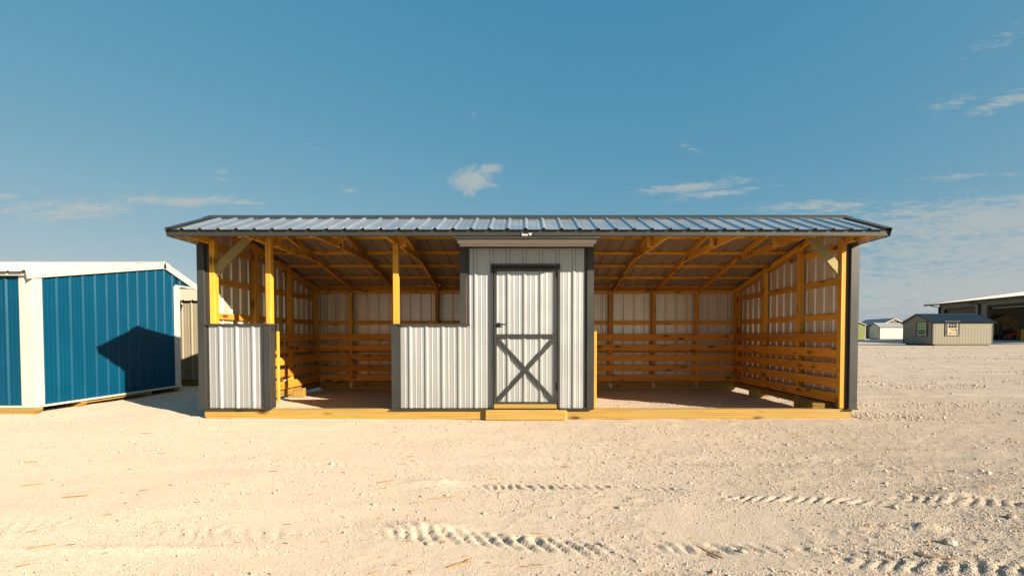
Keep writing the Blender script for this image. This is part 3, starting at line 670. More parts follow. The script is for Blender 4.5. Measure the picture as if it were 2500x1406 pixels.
# trusses
def truss(x, side):
    t = 0.019
    tr = bpy.data.objects.new('truss', None); tr.empty_display_size = 0.1
    register(tr, shed, Matrix.Translation((x, 8.2, 2.45)))
    zb = RIDGE[1] - 0.040 - 0.0445
    p = Vector((x, RIDGE[0], zb))
    board('top_chord', tr, p + db * 0.0, p + db * (Lb - 0.06), 0.038, 0.089, PINE, nb)
    p = Vector((x, EAVE[0], EAVE[1] - 0.040 - 0.035)); board('top_chord', tr, p + df * 0.06, p + df * Lf, 0.038, 0.089, PINE, nf)
    yj = 8.60
    prism('bottom_chord', tr, [(x - t, EAVE[0] + 0.06, 2.455), (x - t, 8.46, 2.455), (x - t, 8.12, 2.544), (x - t, EAVE[0] + 0.14, 2.544)], (0.038, 0, 0), PINE)
    xb = x + side * 0.064
    box('block', tr, xb - 0.045, xb + 0.045, 6.955, 6.993, 2.450, 2.78, PINE, 0.003)
    box('truss_plate', tr, x + side * 0.0195, x + side * 0.0210, 8.20, 8.32, 2.465, 2.54, ZINC, 0.0004)
    return tr
for x in (-3.665, -2.750, -1.835): truss(x, 1)
for x in (1.885, 2.800, 3.715): truss(x, -1)
for x in (-0.9, 0.945): truss(x, 1 if x < 0 else -1)
# purlins
for y in (7.62, 8.28, 8.94, 9.60, 10.235):
    for x0, x1 in ((XL + 0.05, -0.02), (0.0, XR - 0.05)):
        p = Vector((0, y, roof_z(y))) - nb * 0.021
        board('purlin', shed, (x0 + 0.01, p.y, p.z), (x1 - 0.01, p.y, p.z), 0.089, 0.036, PINE, nb)
for y in (6.17, 6.58):
    for x0, x1 in ((XL + 0.05, -0.02), (0.0, XR - 0.05)):
        p = Vector((0, y, roof_z(y))) - nf * 0.021
        board('purlin', shed, (x0 + 0.01, p.y, p.z), (x1 - 0.01, p.y, p.z), 0.089, 0.036, PINE, nf)
# knee braces, greenish treated timber
for s, xc, xt in ((1, -4.335, -3.870), (-1, 4.415, 4.010)):
    w = 0.088
    prism('knee_brace', shed, [(xc, YF + 0.035, 1.985), (xc, YF + 0.035, 2.155), (xt - s * 0.075, YF + 0.035, 2.54), (xt + s * 0.075, YF + 0.035, 2.54)] if True else None, (0, 0.040, 0), BRACE)
# kick boards
for k in range(5):
    z0 = 1.200 - k * 0.216 - 0.140; z1 = z0 + 0.140
    j = lambda: random.uniform(-0.004, 0.004)
    for x0, x1 in ((-4.365, -1.0), (1.015, 4.440)):
        e = j(); box('kick_board', shed, x0, x1, YB - 0.192, YB - 0.154, z0 + e, z1 + e, KICK, 0.005)
    e = j(); box('kick_board', shed, 4.446, 4.484, YF + 0.10, YB - 0.195, z0 + e, z1 + e, KICK, 0.005)
    e = j(); box('kick_board', shed, -4.404, -4.366, YF + 0.10, YB - 0.195, z0 + e, z1 + e, KICK, 0.005)
    e = j(); box('kick_board', shed, 0.966, 1.004, YF + 0.070, YB - 0.195, z0 + e, z1 + e, KICK, 0.005)
pts = []
for k in range(5):
    z = 1.200 - k * 0.216 - 0.070
    for x in (-3.71, -2.795, -1.880, 1.825, 2.745, 3.665):
        for dz in (-0.045, -0.015, 0.02, 0.05): pts.append((x + random.uniform(-0.02, 0.015), YB - 0.1922, z + dz))
screws('nail_heads', shed, pts, (0, -1, 0), 0.004)
pts = []
for z in (0.30, 0.34, 0.52, 0.56, 0.74, 0.78, 0.95, 0.99, 1.15): pts.append((0.986 + random.uniform(-0.004, 0.004), YF + 0.0298, z))
screws('nail_heads', shed, pts, (0, -1, 0), 0.004)
# --- base
def skid(name, x0, x1, y0, y1, z0, z1, c0, c1, mat=TREAT, parent=shed):
    """runner along X with its lower ends cut back"""
    xm = (x0 + x1) / 2; L = x1 - x0
    poly = [(x0 - xm, z1), (x0 - xm, z0 + c0 * 0.72), (x0 - xm + c0, z0), (x1 - xm - c1, z0), (x1 - xm - c1 * 0.4, z0 + c1 * 0.2), (x1 - xm, z0 + c1 * 0.8), (x1 - xm, z1)]
    n = len(poly); v = [(a, (y0 - y1) / 2, b - (z0 + z1) / 2) for a, b in poly] + [(a, (y1 - y0) / 2, b - (z0 + z1) / 2) for a, b in poly]
    f = [list(range(n))[::1], list(range(2 * n - 1, n - 1, -1))] + [[i, i + n, (i + 1) % n + n, (i + 1) % n] for i in range(n)]
    me = mesh_of(name, v, f, mat); me.validate(); o = bpy.data.objects.new(name, me)
    return register(o, parent, Matrix.Translation((xm, (y0 + y1) / 2, (z0 + z1) / 2)))
skid('skid', -4.500, -0.005, YF + 0.006, YF + 0.10, -0.012, 0.131, 0.055, 0.0)
skid('skid', 0.0, 4.590, YF + 0.006, YF + 0.10, -0.012, 0.131, 0.0, 0.075)
skid('skid', -4.430, 4.520, YB - 0.14, YB - 0.02, -0.015, 0.098, 0.13, 0.13)
box('sill', shed, -4.40, 4.48, YB - 0.125, YB - 0.02, 0.101, 0.180, TREAT, 0.004)
for xs, sg in ((XL, 1), (XR, -1)):
    a, b = sorted((xs + sg * 0.01, xs + sg * 0.135))
    box('sill', shed, a, b, YF + 0.105, YB - 0.145, 0.068, 0.1175, TREAT, 0.004); box('sill', shed, a + 0.002, b - 0.002, YF + 0.105, YB - 0.145, 0.1185, 0.170, TREAT, 0.004)
    for y in (7.50, 9.02):
        a, b = sorted((xs + sg * 0.02, xs + sg * 0.34))
        skid('skid_block', a, b, y - 0.045, y + 0.045, -0.01, 0.066 if False else 0.167, 0.06 if sg > 0 else 0.0, 0.0 if sg > 0 else 0.06) if False else None
        box('skid_block', shed, a + (0.137 - 0.02 if sg > 0 else 0), b - (0.137 - 0.02 if sg < 0 else 0), y - 0.045, y + 0.045, -0.012, 0.170, TREAT, 0.006)
        a2, b2 = sorted((xs + sg * 0.005, xs + sg * 0.135)); skid('skid_block', a2, b2, y - 0.045, y + 0.045, -0.012, 0.066, 0.05 if sg > 0 else 0.0, 0.0 if sg > 0 else 0.05)
# short laminated block just inside the front right corner
c = Vector((4.185, 6.772, 0.045)); d = Vector((0.10, 0.26, 0)).normalized(); pl = Vector((-d.y, d.x, 0))
for k in range(3):
    board('block_board', shed, c + Vector((0, 0, 0.035 + k * 0.047)), c + d * 0.26 + Vector((0, 0, 0.035 + k * 0.047)), 0.15, 0.045, TREAT)
# step and sill in front of the door
prism('door_step', shed, [(-0.585, YF + 0.004, -0.012), (-0.545, YF - 0.062, -0.012), (0.555, YF - 0.062, -0.012), (0.595, YF + 0.004, -0.012)], (0, 0, 0.139), TREAT)
box('door_sill', shed, -0.437, 0.444, YF - 0.030, YF + 0.04, 0.1455, 0.205, TREAT, 0.004)
# --- door
door = bpy.data.objects.new('door', None); door.empty_display_size = 0.2; register(door, shed, Matrix.Translation((0.016, YF, 0.2)))
for (x0, x1, z0, z1) in ((-0.480, -0.444, 0.150, 2.117), (0.450, 0.486, 0.150, 2.117), (-0.480, 0.486, 2.1175, 2.155)):
    box('door_frame', shed, x0, x1, YF - 0.040, YF + 0.01, z0, z1, CHAR, 0.003)
sheet('door_panel', door, -0.415, 0.432, 0.232, 2.080, lambda u, v, h: (u, YF + 0.002 - h, v), GALV, RIB0)
for (x0, x1, z0, z1) in ((-0.432, -0.400, 0.214, 2.100), (0.414, 0.447, 0.214, 2.100), (-0.3995, 0.4135, 0.214, 0.238), (-0.3995, 0.4135, 2.056, 2.100)):
    box('edge_trim', door, x0, x1, YF - 0.030, YF - 0.018, z0, z1, CHAR, 0.002)
box('cross_bar', door, -0.3995, 0.4135, YF - 0.0305, YF - 0.0195, 1.127, 1.182, CHAR, 0.002)
for (a, b, q) in (((-0.385, 1.110), (0.400, 0.252), 0.0), ((-0.385, 0.252), (0.400, 1.110), 0.0045)):
    board('diagonal_brace', door, (a[0], YF - 0.0245 - q, a[1]), (b[0], YF - 0.0245 - q, b[1]), 0.010, 0.054, CHAR, (0, 0, 1), 0.0015)
box('hinge', door, 0.444, 0.458, YF - 0.046, YF - 0.0405, 1.97, 2.07, HANDLE, 0.002); box('hinge', door, 0.444, 0.458, YF - 0.046, YF - 0.0405, 0.41, 0.52, HANDLE, 0.002)
hd = bpy.data.objects.new('handle', None); hd.empty_display_size = 0.05; register(hd, door, Matrix.Translation((-0.37, YF - 0.03, 1.313)))
def disc(name, parent, c, axis, r, t, mat, n=20):
    c = Vector(c); ax = Vector(axis).normalized(); a = ax.orthogonal().normalized(); b = ax.cross(a)
    v = [c + (a * math.cos(k * 2 * math.pi / n) + b * math.sin(k * 2 * math.pi / n)) * r for k in range(n)]
    v += [p + ax * t for p in v]
    f = [list(range(n))[::-1], list(range(n, 2 * n))] + [[k, (k + 1) % n, (k + 1) % n + n, k + n] for k in range(n)]
    return solid(name, parent, v, f, mat)
disc('rose', hd, (-0.372, YF - 0.003, 1.313), (0, -1, 0), 0.030, 0.022, HANDLE)
prism('lever', hd, [(-0.385, YF - 0.055, 1.300), (-0.345, YF - 0.055, 1.303), (-0.262, YF - 0.055, 1.312), (-0.262, YF - 0.055, 1.324), (-0.345, YF - 0.055, 1.330), (-0.385, YF - 0.055, 1.327)], (0, 0.016, 0), HANDLE)
disc('spindle', hd, (-0.372, YF - 0.0255, 1.313), (0, -1, 0), 0.010, 0.014, HANDLE)
pts = [(RIB0 + k * 0.2286, YF - 0.031, 1.155) for k in (-1, 0, 1)] + [(RIB0 + k * 0.2286 - 0.04, YF, 0.27) for k in (-1, 0, 1)] + [(RIB0 + k * 0.2286 - 0.04, YF - 0.040, 2.138) for k in (-1, 0, 1, 2)]
pts += [(RIB0 + k * 0.2286, YF - 0.036, 0.681 + k * 0.25) for k in (-1, 0, 1)] + [(RIB0 + k * 0.2286, YF - 0.036, 0.681 - k * 0.25) for k in (-1, 1)]
screws('door_screws', door, pts, (0, -1, 0), 0.006)
# maker's sticker on the fascia: black plate with a white mark and a small white emblem
sx = 0.022; yb = EAVE[0] + 0.001
stk = bpy.data.objects.new('sticker', None); stk.empty_display_size = 0.05; register(stk, shed, Matrix.Translation((sx, yb, 2.44)))
box('sticker_plate', stk, sx - 0.077, sx + 0.077, yb - 0.003, yb + 0.003, 2.424, 2.464, STICK_B, 0.001)
def mark(pl, name): prism(name, stk, [(sx + a, yb - 0.0036, 2.444 + b) for a, b in pl], (0, 0.0008, 0), STICK_W)
mark([(-0.066, -0.001), (-0.052, 0.016), (-0.044, 0.016), (-0.057, -0.001), (-0.050, -0.009), (0.012, -0.009), (0.012, -0.015), (-0.055, -0.015)], 'emblem')
for i in range(6): mark([(-0.046 + i * 0.0098, -0.006), (-0.039 + i * 0.0098, -0.006), (-0.039 + i * 0.0098, 0.004 + (i % 2) * 0.002), (-0.046 + i * 0.0098, 0.004)], 'letter_mark')
mark([(0.020, 0.016), (0.068, 0.016), (0.068, 0.011), (0.020, 0.011)], 'emblem')
mark([(0.026, 0.008), (0.062, 0.008), (0.056, -0.002), (0.044, -0.015), (0.032, -0.002)], 'emblem')

# ------------------------------------------------------------------ blue shed on the left
BX = -7.52; by0, by1 = 7.30, 10.32; bE, bR, bF = (7.20, 2.130), (9.93, 2.660), (10.88, 2.290)
def bz(y): return bE[1] + (y - bE[0]) * (bR[1] - bE[1]) / (bR[0] - bE[0]) if y < bR[0] else bR[1] + (y - bR[0]) * (bF[1] - bR[1]) / (bF[0] - bR[0])
bshed = thing('blue_shed', (BX - 3, by0, 0), 'bright blue ribbed metal shed with white corner and roof trim on timber skids', 'shed')
BL = BX - 7.3
for k in range(4):
    u0 = by0 + k * 0.745; sheet('wall_panel', bshed, u0, u0 + 0.745, 0.095, lambda y: bz(y) - 0.02, lambda u, v, h: (BX + h, u, v), BLUE, 7.445, breaks=(bR[0],))
sheet('gable_panel', bshed, by1, bF[0] - 0.02, 2.225, lambda y: bz(y) - 0.02, lambda u, v, h: (BX + h, u, v), BLUE, 7.445)
for k in range(8):
    u1 = BX - k * 0.9125; sheet('wall_panel', bshed, u1 - 0.9125, u1, 0.095, bz(by0) - 0.02, lambda u, v, h: (u, by0 - h, v), BLUE, -7.71)
sheet('wall_panel', bshed, BL, BX, 0.095, 2.22, lambda u, v, h: (u, by1 + h, v), BLUE, -7.71)
sheet('wall_panel', bshed, by0, by1, 0.095, lambda y: bz(y) - 0.02, lambda u, v, h: (BL - h, u, v), BLUE, 7.445, breaks=(bR[0],))
box('corner_trim', bshed, BX - 0.165, BX + 0.034, by0 - 0.034, by0 - 0.028, 0.090, 2.115, WHITE, 0.002)
box('corner_trim', bshed, BX + 0.028, BX + 0.034, by0 - 0.028, by0 + 0.105, 0.090, 2.085, WHITE, 0.002)
box('corner_trim', bshed, BX - 0.195, BX - 0.1655, by0 - 0.024, by0 - 0.019, 0.090, 2.115, WHITE, 0.002)
box('corner_trim', bshed, BX + 0.028, BX + 0.034, by1 - 0.14, by1 + 0.034, 0.090, 2.215, WHITE, 0.002)
box('corner_trim', bshed, BX - 0.12, BX + 0.0275, by1 + 0.028, by1 + 0.034, 0.090, 2.215, WHITE, 0.002)
box('base_trim', bshed, BX - 0.01, BX + 0.045, by0 - 0.045, by1 + 0.04, 0.058, 0.0895, WHITE, 0.003)
box('base_trim', bshed, BL, BX - 0.011, by0 - 0.045, by0 + 0.02, 0.058, 0.0895, WHITE, 0.003)
box('gable_trim', bshed, BX + 0.028, BX + 0.034, by1 - 0.10, bF[0] - 0.02, 2.2155, 2.248, WHITE, 0.002)
box('soffit', bshed, BL, BX + 0.02, by1 + 0.036, bF[0] - 0.02, 2.22, 2.228, WHITE, 0.002)
lE, dE = slope_dir(bE, bR); nE = Vector((0, -dE.z, dE.y)); lF, dF = slope_dir(bR, bF); nF = Vector((0, -dF.z, dF.y))
for k in range(8):
    x1 = BX + 0.0 - k * 0.9144; x0 = x1 - 0.9144
    roof_strip('roof_panel', bshed, x0, x1, bE, dE, nE, -0.04, lE - 0.02, WHITE_ROOF, BX)
    roof_strip('roof_panel', bshed, x0, x1, bR, dF, nF, 0.02, lF, WHITE_ROOF, BX)
for (org, d, n, l0, l1) in ((bE, dE, nE, -0.05, lE + 0.012), (bR, dF, nF, -0.012, lF + 0.01)):
    o = Vector((BX, org[0], org[1])); X = lambda q: Vector((q, 0, 0))
    prof = [(-0.075, 0.026), (0.052, 0.026), (0.052, -0.105), (0.036, -0.110), (0.036, -0.104), (0.047, -0.100), (0.047, 0.020), (-0.075, 0.020)]
    prism('rake_trim', bshed, [o + d * l0 + X(a) + n * b for a, b in prof], d * (l1 - l0), WHITE)
a = Vector((BX + 0.055, bR[0], bR[1]))
pc = [a - dE * 0.16 + nE * 0.021, a - dE * 0.16 + nE * 0.034, a + Vector((0, 0, 0.038)), a + dF * 0.16 + nF * 0.034, a + dF * 0.16 + nF * 0.021, a + Vector((0, 0, 0.024))]
prism('ridge_cap', bshed, pc, (-7.4, 0, 0), WHITE)
prism('eave_trim', bshed, [(BL, bE[0] + 0.02, bE[1] - 0.012), (BL, bE[0] + 0.02, bE[1] - 0.06), (BL, by0 - 0.005, bE[1] - 0.06), (BL, by0 - 0.005, bE[1] - 0.0)], (7.28, 0, 0), WHITE)
pts = []
for k in range(13):
    for z in (0.16, 0.70, 1.28): pts.append((BX + 0.001, 7.445 + k * 0.2286 + 0.045, z))
screws('wall_screws', bshed, pts, (1, 0, 0), 0.005, BLUE)
# skids under the blue shed: runners along X whose cut ends show under the gable
for y in (7.315, 8.08, 9.50, 10.24):
    skid('skid', BL + 0.1, BX + 0.04 if y < 8 or y > 10 else BX + 0.02, y - 0.05, y + 0.05, -0.055, 0.057, 0.0, 0.09, TREAT, bshed)
box('joist', bshed, BX - 0.06, BX - 0.015, 8.14, 9.44, 0.008, 0.0575, TREAT, 0.003)

# ------------------------------------------------------------------ tan shed behind
tshed = thing('tan_shed', (-8.5, 11.5, 0), 'tan ribbed metal shed seen between the blue shed and the open shed', 'shed')
TY = 11.50
for k in range(6):
    u0 = -11.4 + k * 0.914; sheet('wall_panel', tshed, u0, u0 + 0.914, 0.125, 2.01, lambda u, v, h: (u, TY - h, v), TAN, -8.27)
to = (TY - 0.09, 2.0); td = Vector((0, 1, 0.16)).normalized(); tn = Vector((0, -td.z, td.y))
for k in range(6):
    u0 = -8.17 + (k - 4) * 0.9144; roof_strip('roof_panel', tshed, u0, u0 + 0.9144, to, td, tn, 0, 5.0, CREAM, -8.17)
box('base_trim', tshed, -11.4, -5.92, TY - 0.045, TY + 0.02, 0.1005, 0.124, TAN, 0.002)
for y in (TY + 0.06, TY + 2.2, TY + 4.4): box('skid', tshed, -11.35, -5.95, y - 0.05, y + 0.05, -0.03, 0.10, TREAT, 0.006)
sheet('wall_panel', tshed, TY, TY + 4.7, 0.125, lambda y: 1.99 + (y - TY) * 0.16, lambda u, v, h: (-5.916 + h, u, v), TAN, TY)
sheet('wall_panel', tshed, TY, TY + 4.7, 0.125, lambda y: 1.99 + (y - TY) * 0.16, lambda u, v, h: (-11.4 - h, u, v), TAN, TY)
sheet('wall_panel', tshed, -11.4, -5.92, 0.125, 2.74, lambda u, v, h: (u, TY + 4.7 + h, v), TAN, -8.27)

# ------------------------------------------------------------------ sheds and buildings across the yard
def place_frame(x, y, z, ang):
    FRAME[0] = Matrix.Translation((x, y, z)) @ Matrix.Rotation(ang, 4, 'Z')
def gable_house(t, W, L, eave, peak, base, wall_m, roof_m, trim_m, board_w=0.2, over=0.12, gable_boards=True, rib=0.2286):
    """local frame: long front wall along +X at y=0 (faces -Y), gable end along +Y at x=0 (faces -X)"""
    # boards of the long front wall
    n = int(round(L / board_w)); w = L / n
    for k in range(n): box('siding_board', t, k * w + 0.006, (k + 1) * w - 0.006, -0.012, 0.012, base, eave, wall_m, 0.003)
    box('wall', t, 0.01, L - 0.01, 0.0125, 0.06, base, eave, wall_m, 0.002)
    n2 = int(round(W / board_w)); w2 = W / n2
    ze = lambda y: eave + (peak - eave) * (1 - abs(y - W / 2) / (W / 2)) - 0.02
    for k in range(n2):
        a, b = k * w2 + 0.006, (k + 1) * w2 - 0.006
        top = [(-0.012, a, base), (-0.012, b, base), (-0.012, b, ze(b))] + ([(-0.012, W / 2, ze(W / 2))] if a < W / 2 < b else []) + [(-0.012, a, ze(a))]
        prism('siding_board', t, top, (0.024, 0, 0), wall_m)
    prism('wall', t, [(0.0125, 0, base), (0.0125, W, base), (0.0125, W, eave - .02), (0.0125, W / 2, peak - 0.03), (0.0125, 0, eave - .02)], (0.045, 0, 0), wall_m)
    prism('wall', t, [(L - 0.05, 0, base), (L - 0.05, W, base), (L - 0.05, W, eave - .02), (L - 0.05, W / 2, peak - 0.03), (L - 0.05, 0, eave - .02)], (0.045, 0, 0), wall_m)
    box('wall', t, 0.01, L - 0.01, W - 0.05, W, base, eave, wall_m, 0.002)
    # roof
    sl = (peak - eave) / (W / 2); d1 = Vector((0, 1, sl)).normalized(); n1 = Vector((0, -d1.z, d1.y)); ln = math.hypot(W / 2, peak - eave)
    d2 = Vector((0, -1, sl)).normalized(); n2_ = Vector((0, d2.z, d1.y))
    for (org, d, n) in ((Vector((0, 0, eave)), d1, n1), (Vector((0, W, eave)), d2, n2_)):
        m = max(1, int((L + 2 * over) / 0.9144)); ww = (L + 2 * over) / m
        for k in range(m):
            sheet('roof_panel', t, -over + k * ww, -over + (k + 1) * ww, -over, ln, lambda u, v, h: tuple(org + Vector((u, 0, 0)) + d * v + n * (h + 0.02)), roof_m, -over, ww / 4, 0.03, False)
        for xe in (-over - 0.02, L + over - 0.02):
            prism('rake_trim', t, [org + Vector((xe, 0, 0)) + d * (-over) + n * 0.06, org + Vector((xe, 0, 0)) + d * (-over) - n * 0.07, org + Vector((xe, 0, 0)) + d * ln - n * 0.07, org + Vector((xe, 0, 0)) + d * ln + n * 0.06], (0.04, 0, 0), trim_m)
        e = org + d * (-over)
        prism('eave_trim', t, [e + Vector((-over, 0, 0)) - n * 0.02, e + Vector((-over, 0, 0)) - n * 0.11, e + Vector((-over, 0, 0)) + d * 0.05 - n * 0.11, e + Vector((-over, 0, 0)) + d * 0.05 - n * 0.02], (L + 2 * over, 0, 0), trim_m)
    pk = Vector((-over, W / 2, peak)); prism('ridge_cap', t, [pk - d1 * 0.14 + n1 * 0.055, pk + Vector((0, 0, 0.075)), pk - d2 * 0.14 + n2_ * 0.055, pk + Vector((0, 0, 0.03))], (L + 2 * over, 0, 0), roof_m)
    for (x, y) in ((0, 0), (L, 0), (0, W)):
        sx = 0.12 if x == 0 else -0.12
        if y == 0: box('corner_trim', t, min(x - math.copysign(0.02, sx), x + sx), max(x - math.copysign(0.02, sx), x + sx), -0.022, -0.0125, base, eave - 0.02, trim_m, 0.002)
        if x == 0: box('corner_trim', t, -0.022, -0.0125, (0 if y == 0 else y - 0.12), (0.12 if y == 0 else y), base, eave - 0.02, trim_m, 0.002)
    for yk in (0.08, W * 0.36, W * 0.64, W - 0.08): skid_local(t, 0.25, L - 0.25, yk - 0.07, yk + 0.07, base - 0.17, base - 0.001)
def skid_local(t, x0, x1, y0, y1, z0, z1):
    prism('skid', t, [(x0, y0, z1), (x0 + 0.12, y0, z0), (x1 - 0.12, y0, z0), (x1, y0, z1)], (0, y1 - y0, 0), DARKT)
def window(t, place, w, h, panes, shutter=None):
    """sash window; place(a, b, depth) maps right, up, outward to local coords"""
    o = bpy.data.objects.new('window', None); o.empty_display_size = 0.1; register(o, t, Matrix.Translation(Vector(place(0, 0, 0))))
    def bx(name, a0, a1, b0, b1, d0, d1, mat, par=o):
        p = [place(a0, b0, d0), place(a1, b1, d1)]; lo = [min(q) for q in zip(*p)]; hi = [max(q) for q in zip(*p)]
        return box(name, par, lo[0], hi[0], lo[1], hi[1], lo[2], hi[2], mat, 0.002)
    W2 = w / 2; f = 0.055
    for (a0, a1, b0, b1) in ((-W2, -W2 + f, 0, h), (W2 - f, W2, 0, h), (-W2 + f, W2 - f, 0, f), (-W2 + f, W2 - f, h - f, h), (-W2 + f, W2 - f, h / 2 - 0.03, h / 2 + 0.03)):
        bx('window_frame', a0, a1, b0, b1, 0.01, 0.06, WHITE)
    cw = (w - 2 * f) / 3; rh = (h / 2 - f - 0.03) / 2
    for r in range(2):
        for c in range(3):
            a0 = -W2 + f + c * cw; b0 = h / 2 + 0.03 + r * rh
            bx('pane', a0 + 0.012, a0 + cw - 0.012, b0 + 0.012, b0 + rh - 0.012, 0.012, 0.022, panes[0])
            if c: bx('muntin', a0 - 0.012, a0 + 0.012, b0 + 0.0125, b0 + rh - 0.0125, 0.012, 0.036, WHITE)
    bx('muntin', -W2 + f, W2 - f, h / 2 + 0.03 + rh - 0.012, h / 2 + 0.03 + rh + 0.012, 0.012, 0.038, WHITE)
    bx('pane', -W2 + f, W2 - f, f, h / 2 - 0.03, 0.012, 0.022, panes[1])
    if panes[1] is PANE_DGREEN:
        for c in (1, 2): bx('muntin', -W2 + f + c * cw - 0.008, -W2 + f + c * cw + 0.008, f, h / 2 - 0.03, 0.0225, 0.030, GREEN)
        bx('muntin', -W2 + f, W2 - f, h * 0.26 - 0.008, h * 0.26 + 0.008, 0.0225, 0.030, GREEN)
    if shutter:
        for s in (-1, 1):
            a0, a1 = sorted((s * (W2 + 0.01), s * (W2 + shutter)))
            sh = bx('shutter', a0, a1, -0.10, h + 0.10, 0.012, 0.045, BLACKM)
            for b0 in (-0.06, h - 0.06): bx('shutter_rail', a0 - 0.0 + 0.01, a1 - 0.01, b0, b0 + 0.12, 0.0455, 0.062, BROWN)
        bx('window_trim', -W2, W2, h + 0.002, h + 0.085, 0.012, 0.05, BLACKM); bx('window_trim', -W2, W2, -0.085, -0.002, 0.012, 0.05, BLACKM)

# beige cabin with the dark metal roof
def cabin():
    x0, y0 = 41.0, 48.0; z0 = 0.17; a = 0.0
    place_frame(x0, y0, z0, a)
    t = thing('garden_cabin', (3.0, 1.8, 0), 'beige sided cabin with dark blue metal roof and two shuttered white windows', 'shed')
    W, L = 3.7, 6.1
    gable_house(t, W, L, 2.43, 3.24, 0.15, SIDING, NAVY, BLACKM, 0.30, 0.16)
    window(t, lambda p, q, d: (1.98 + p, -0.012 - d, 1.07 + q), 0.98, 1.35, (PANE_DARK, PANE_PAPER), 0.27)
    window(t, lambda p, q, d: (-0.012 - d, 1.22 - p, 1.02 + q), 1.0, 1.35, (PANE_GREEN, PANE_DGREEN), 0.24)
cabin()
place_frame(66.9, 90.0, 0.45, math.atan2(0.25, 5.6))
t = thing('white_shed', (2.8, 1.2, 0), 'small white shed with pale metal roof behind the beige cabin', 'shed')
gable_house(t, 2.6, 6.2, 2.38, 3.12, 0.14, WSIDING, GALV_FAR, BLACKM, 0.6, 0.10)
# barn: gable faces the camera, long side faces left
def barn():
    place_frame(79.0, 105.0, 0.45, R(-8)); t = thing('brown_barn', (2.1, 5, 0), 'brown barn with white gable trim and pale metal roof far behind the white shed', 'barn')
    W, D, e, p = 4.3, 11.0, 3.45, 4.52
    n = 7; w = W / n
    zt = lambda x: e + (p - e) * (1 - abs(x - W / 2) / (W / 2)) - 0.03
    for k in range(n):
        a, b = k * w + 0.006, (k + 1) * w - 0.006
        prism('siding_board', t, [(a, 0, 0.1), (b, 0, 0.1), (b, 0, zt(b))] + ([(W / 2, 0, zt(W / 2))] if a < W / 2 < b else []) + [(a, 0, zt(a))], (0, 0.03, 0), BROWN)
    box('wall', t, 0.0, 0.04, 0.031, D, 0.1, e - 0.03, BROWN, 0.002); box('wall', t, W - 0.04, W, 0.031, D, 0.1, e - 0.03, BROWN, 0.002)
    prism('wall', t, [(0.05, D - 0.05, 0.1), (W - 0.05, D - 0.05, 0.1), (W - 0.05, D - 0.05, e - .03), (W / 2, D - 0.05, p - .05), (0.05, D - 0.05, e - .03)], (0, 0.04, 0), BROWN)
    sl = (p - e) / (W / 2); dl = Vector((1, 0, sl)).normalized(); dr = Vector((-1, 0, sl)).normalized(); ln = math.hypot(W / 2, p - e)
    for org, d in ((Vector((0, 0, e)), dl), (Vector((W, 0, e)), dr)):
        nn = Vector((-d.z, 0, d.x)) if d.x > 0 else Vector((d.z * -1 * -1, 0, -d.x)); nn = Vector((-d.z * (1 if d.x > 0 else -1), 0, abs(d.x)))
        for k in range(12): sheet('roof_panel', t, -0.2 + k * 0.95, -0.2 + (k + 1) * 0.95, -0.2, ln, lambda u, v, h: tuple(org + Vector((0, u, 0)) + d * v + nn * (h + 0.03)), GALV_FAR, -0.2, 0.2375, 0.03, False)
        q = org + Vector((0, -0.24, 0)); prism('rake_trim', t, [q - d * 0.22 + nn * 0.07, q - d * 0.22 - nn * 0.14, q + d * ln - nn * 0.14, q + d * ln + nn * 0.07], (0, 0.05, 0), WHITE)
    v = [(W / 2 - 0.38, -0.03, p - 0.72), (W / 2 + 0.38, -0.03, p - 0.72), (W / 2 + 0.38, -0.03, p - 0.47), (W / 2 - 0.38, -0.03, p - 0.47)]
    prism('gable_vent', t, v, (0, 0.028, 0), CREAM)
    cp = Vector((W / 2, -0.2, p)); prism('ridge_cap', t, [cp + Vector((-0.15, 0, -0.01)), cp + Vector((0, 0, 0.09)), cp + Vector((0.15, 0, -0.01))], (0, 11.4, 0), CHAR)
barn()
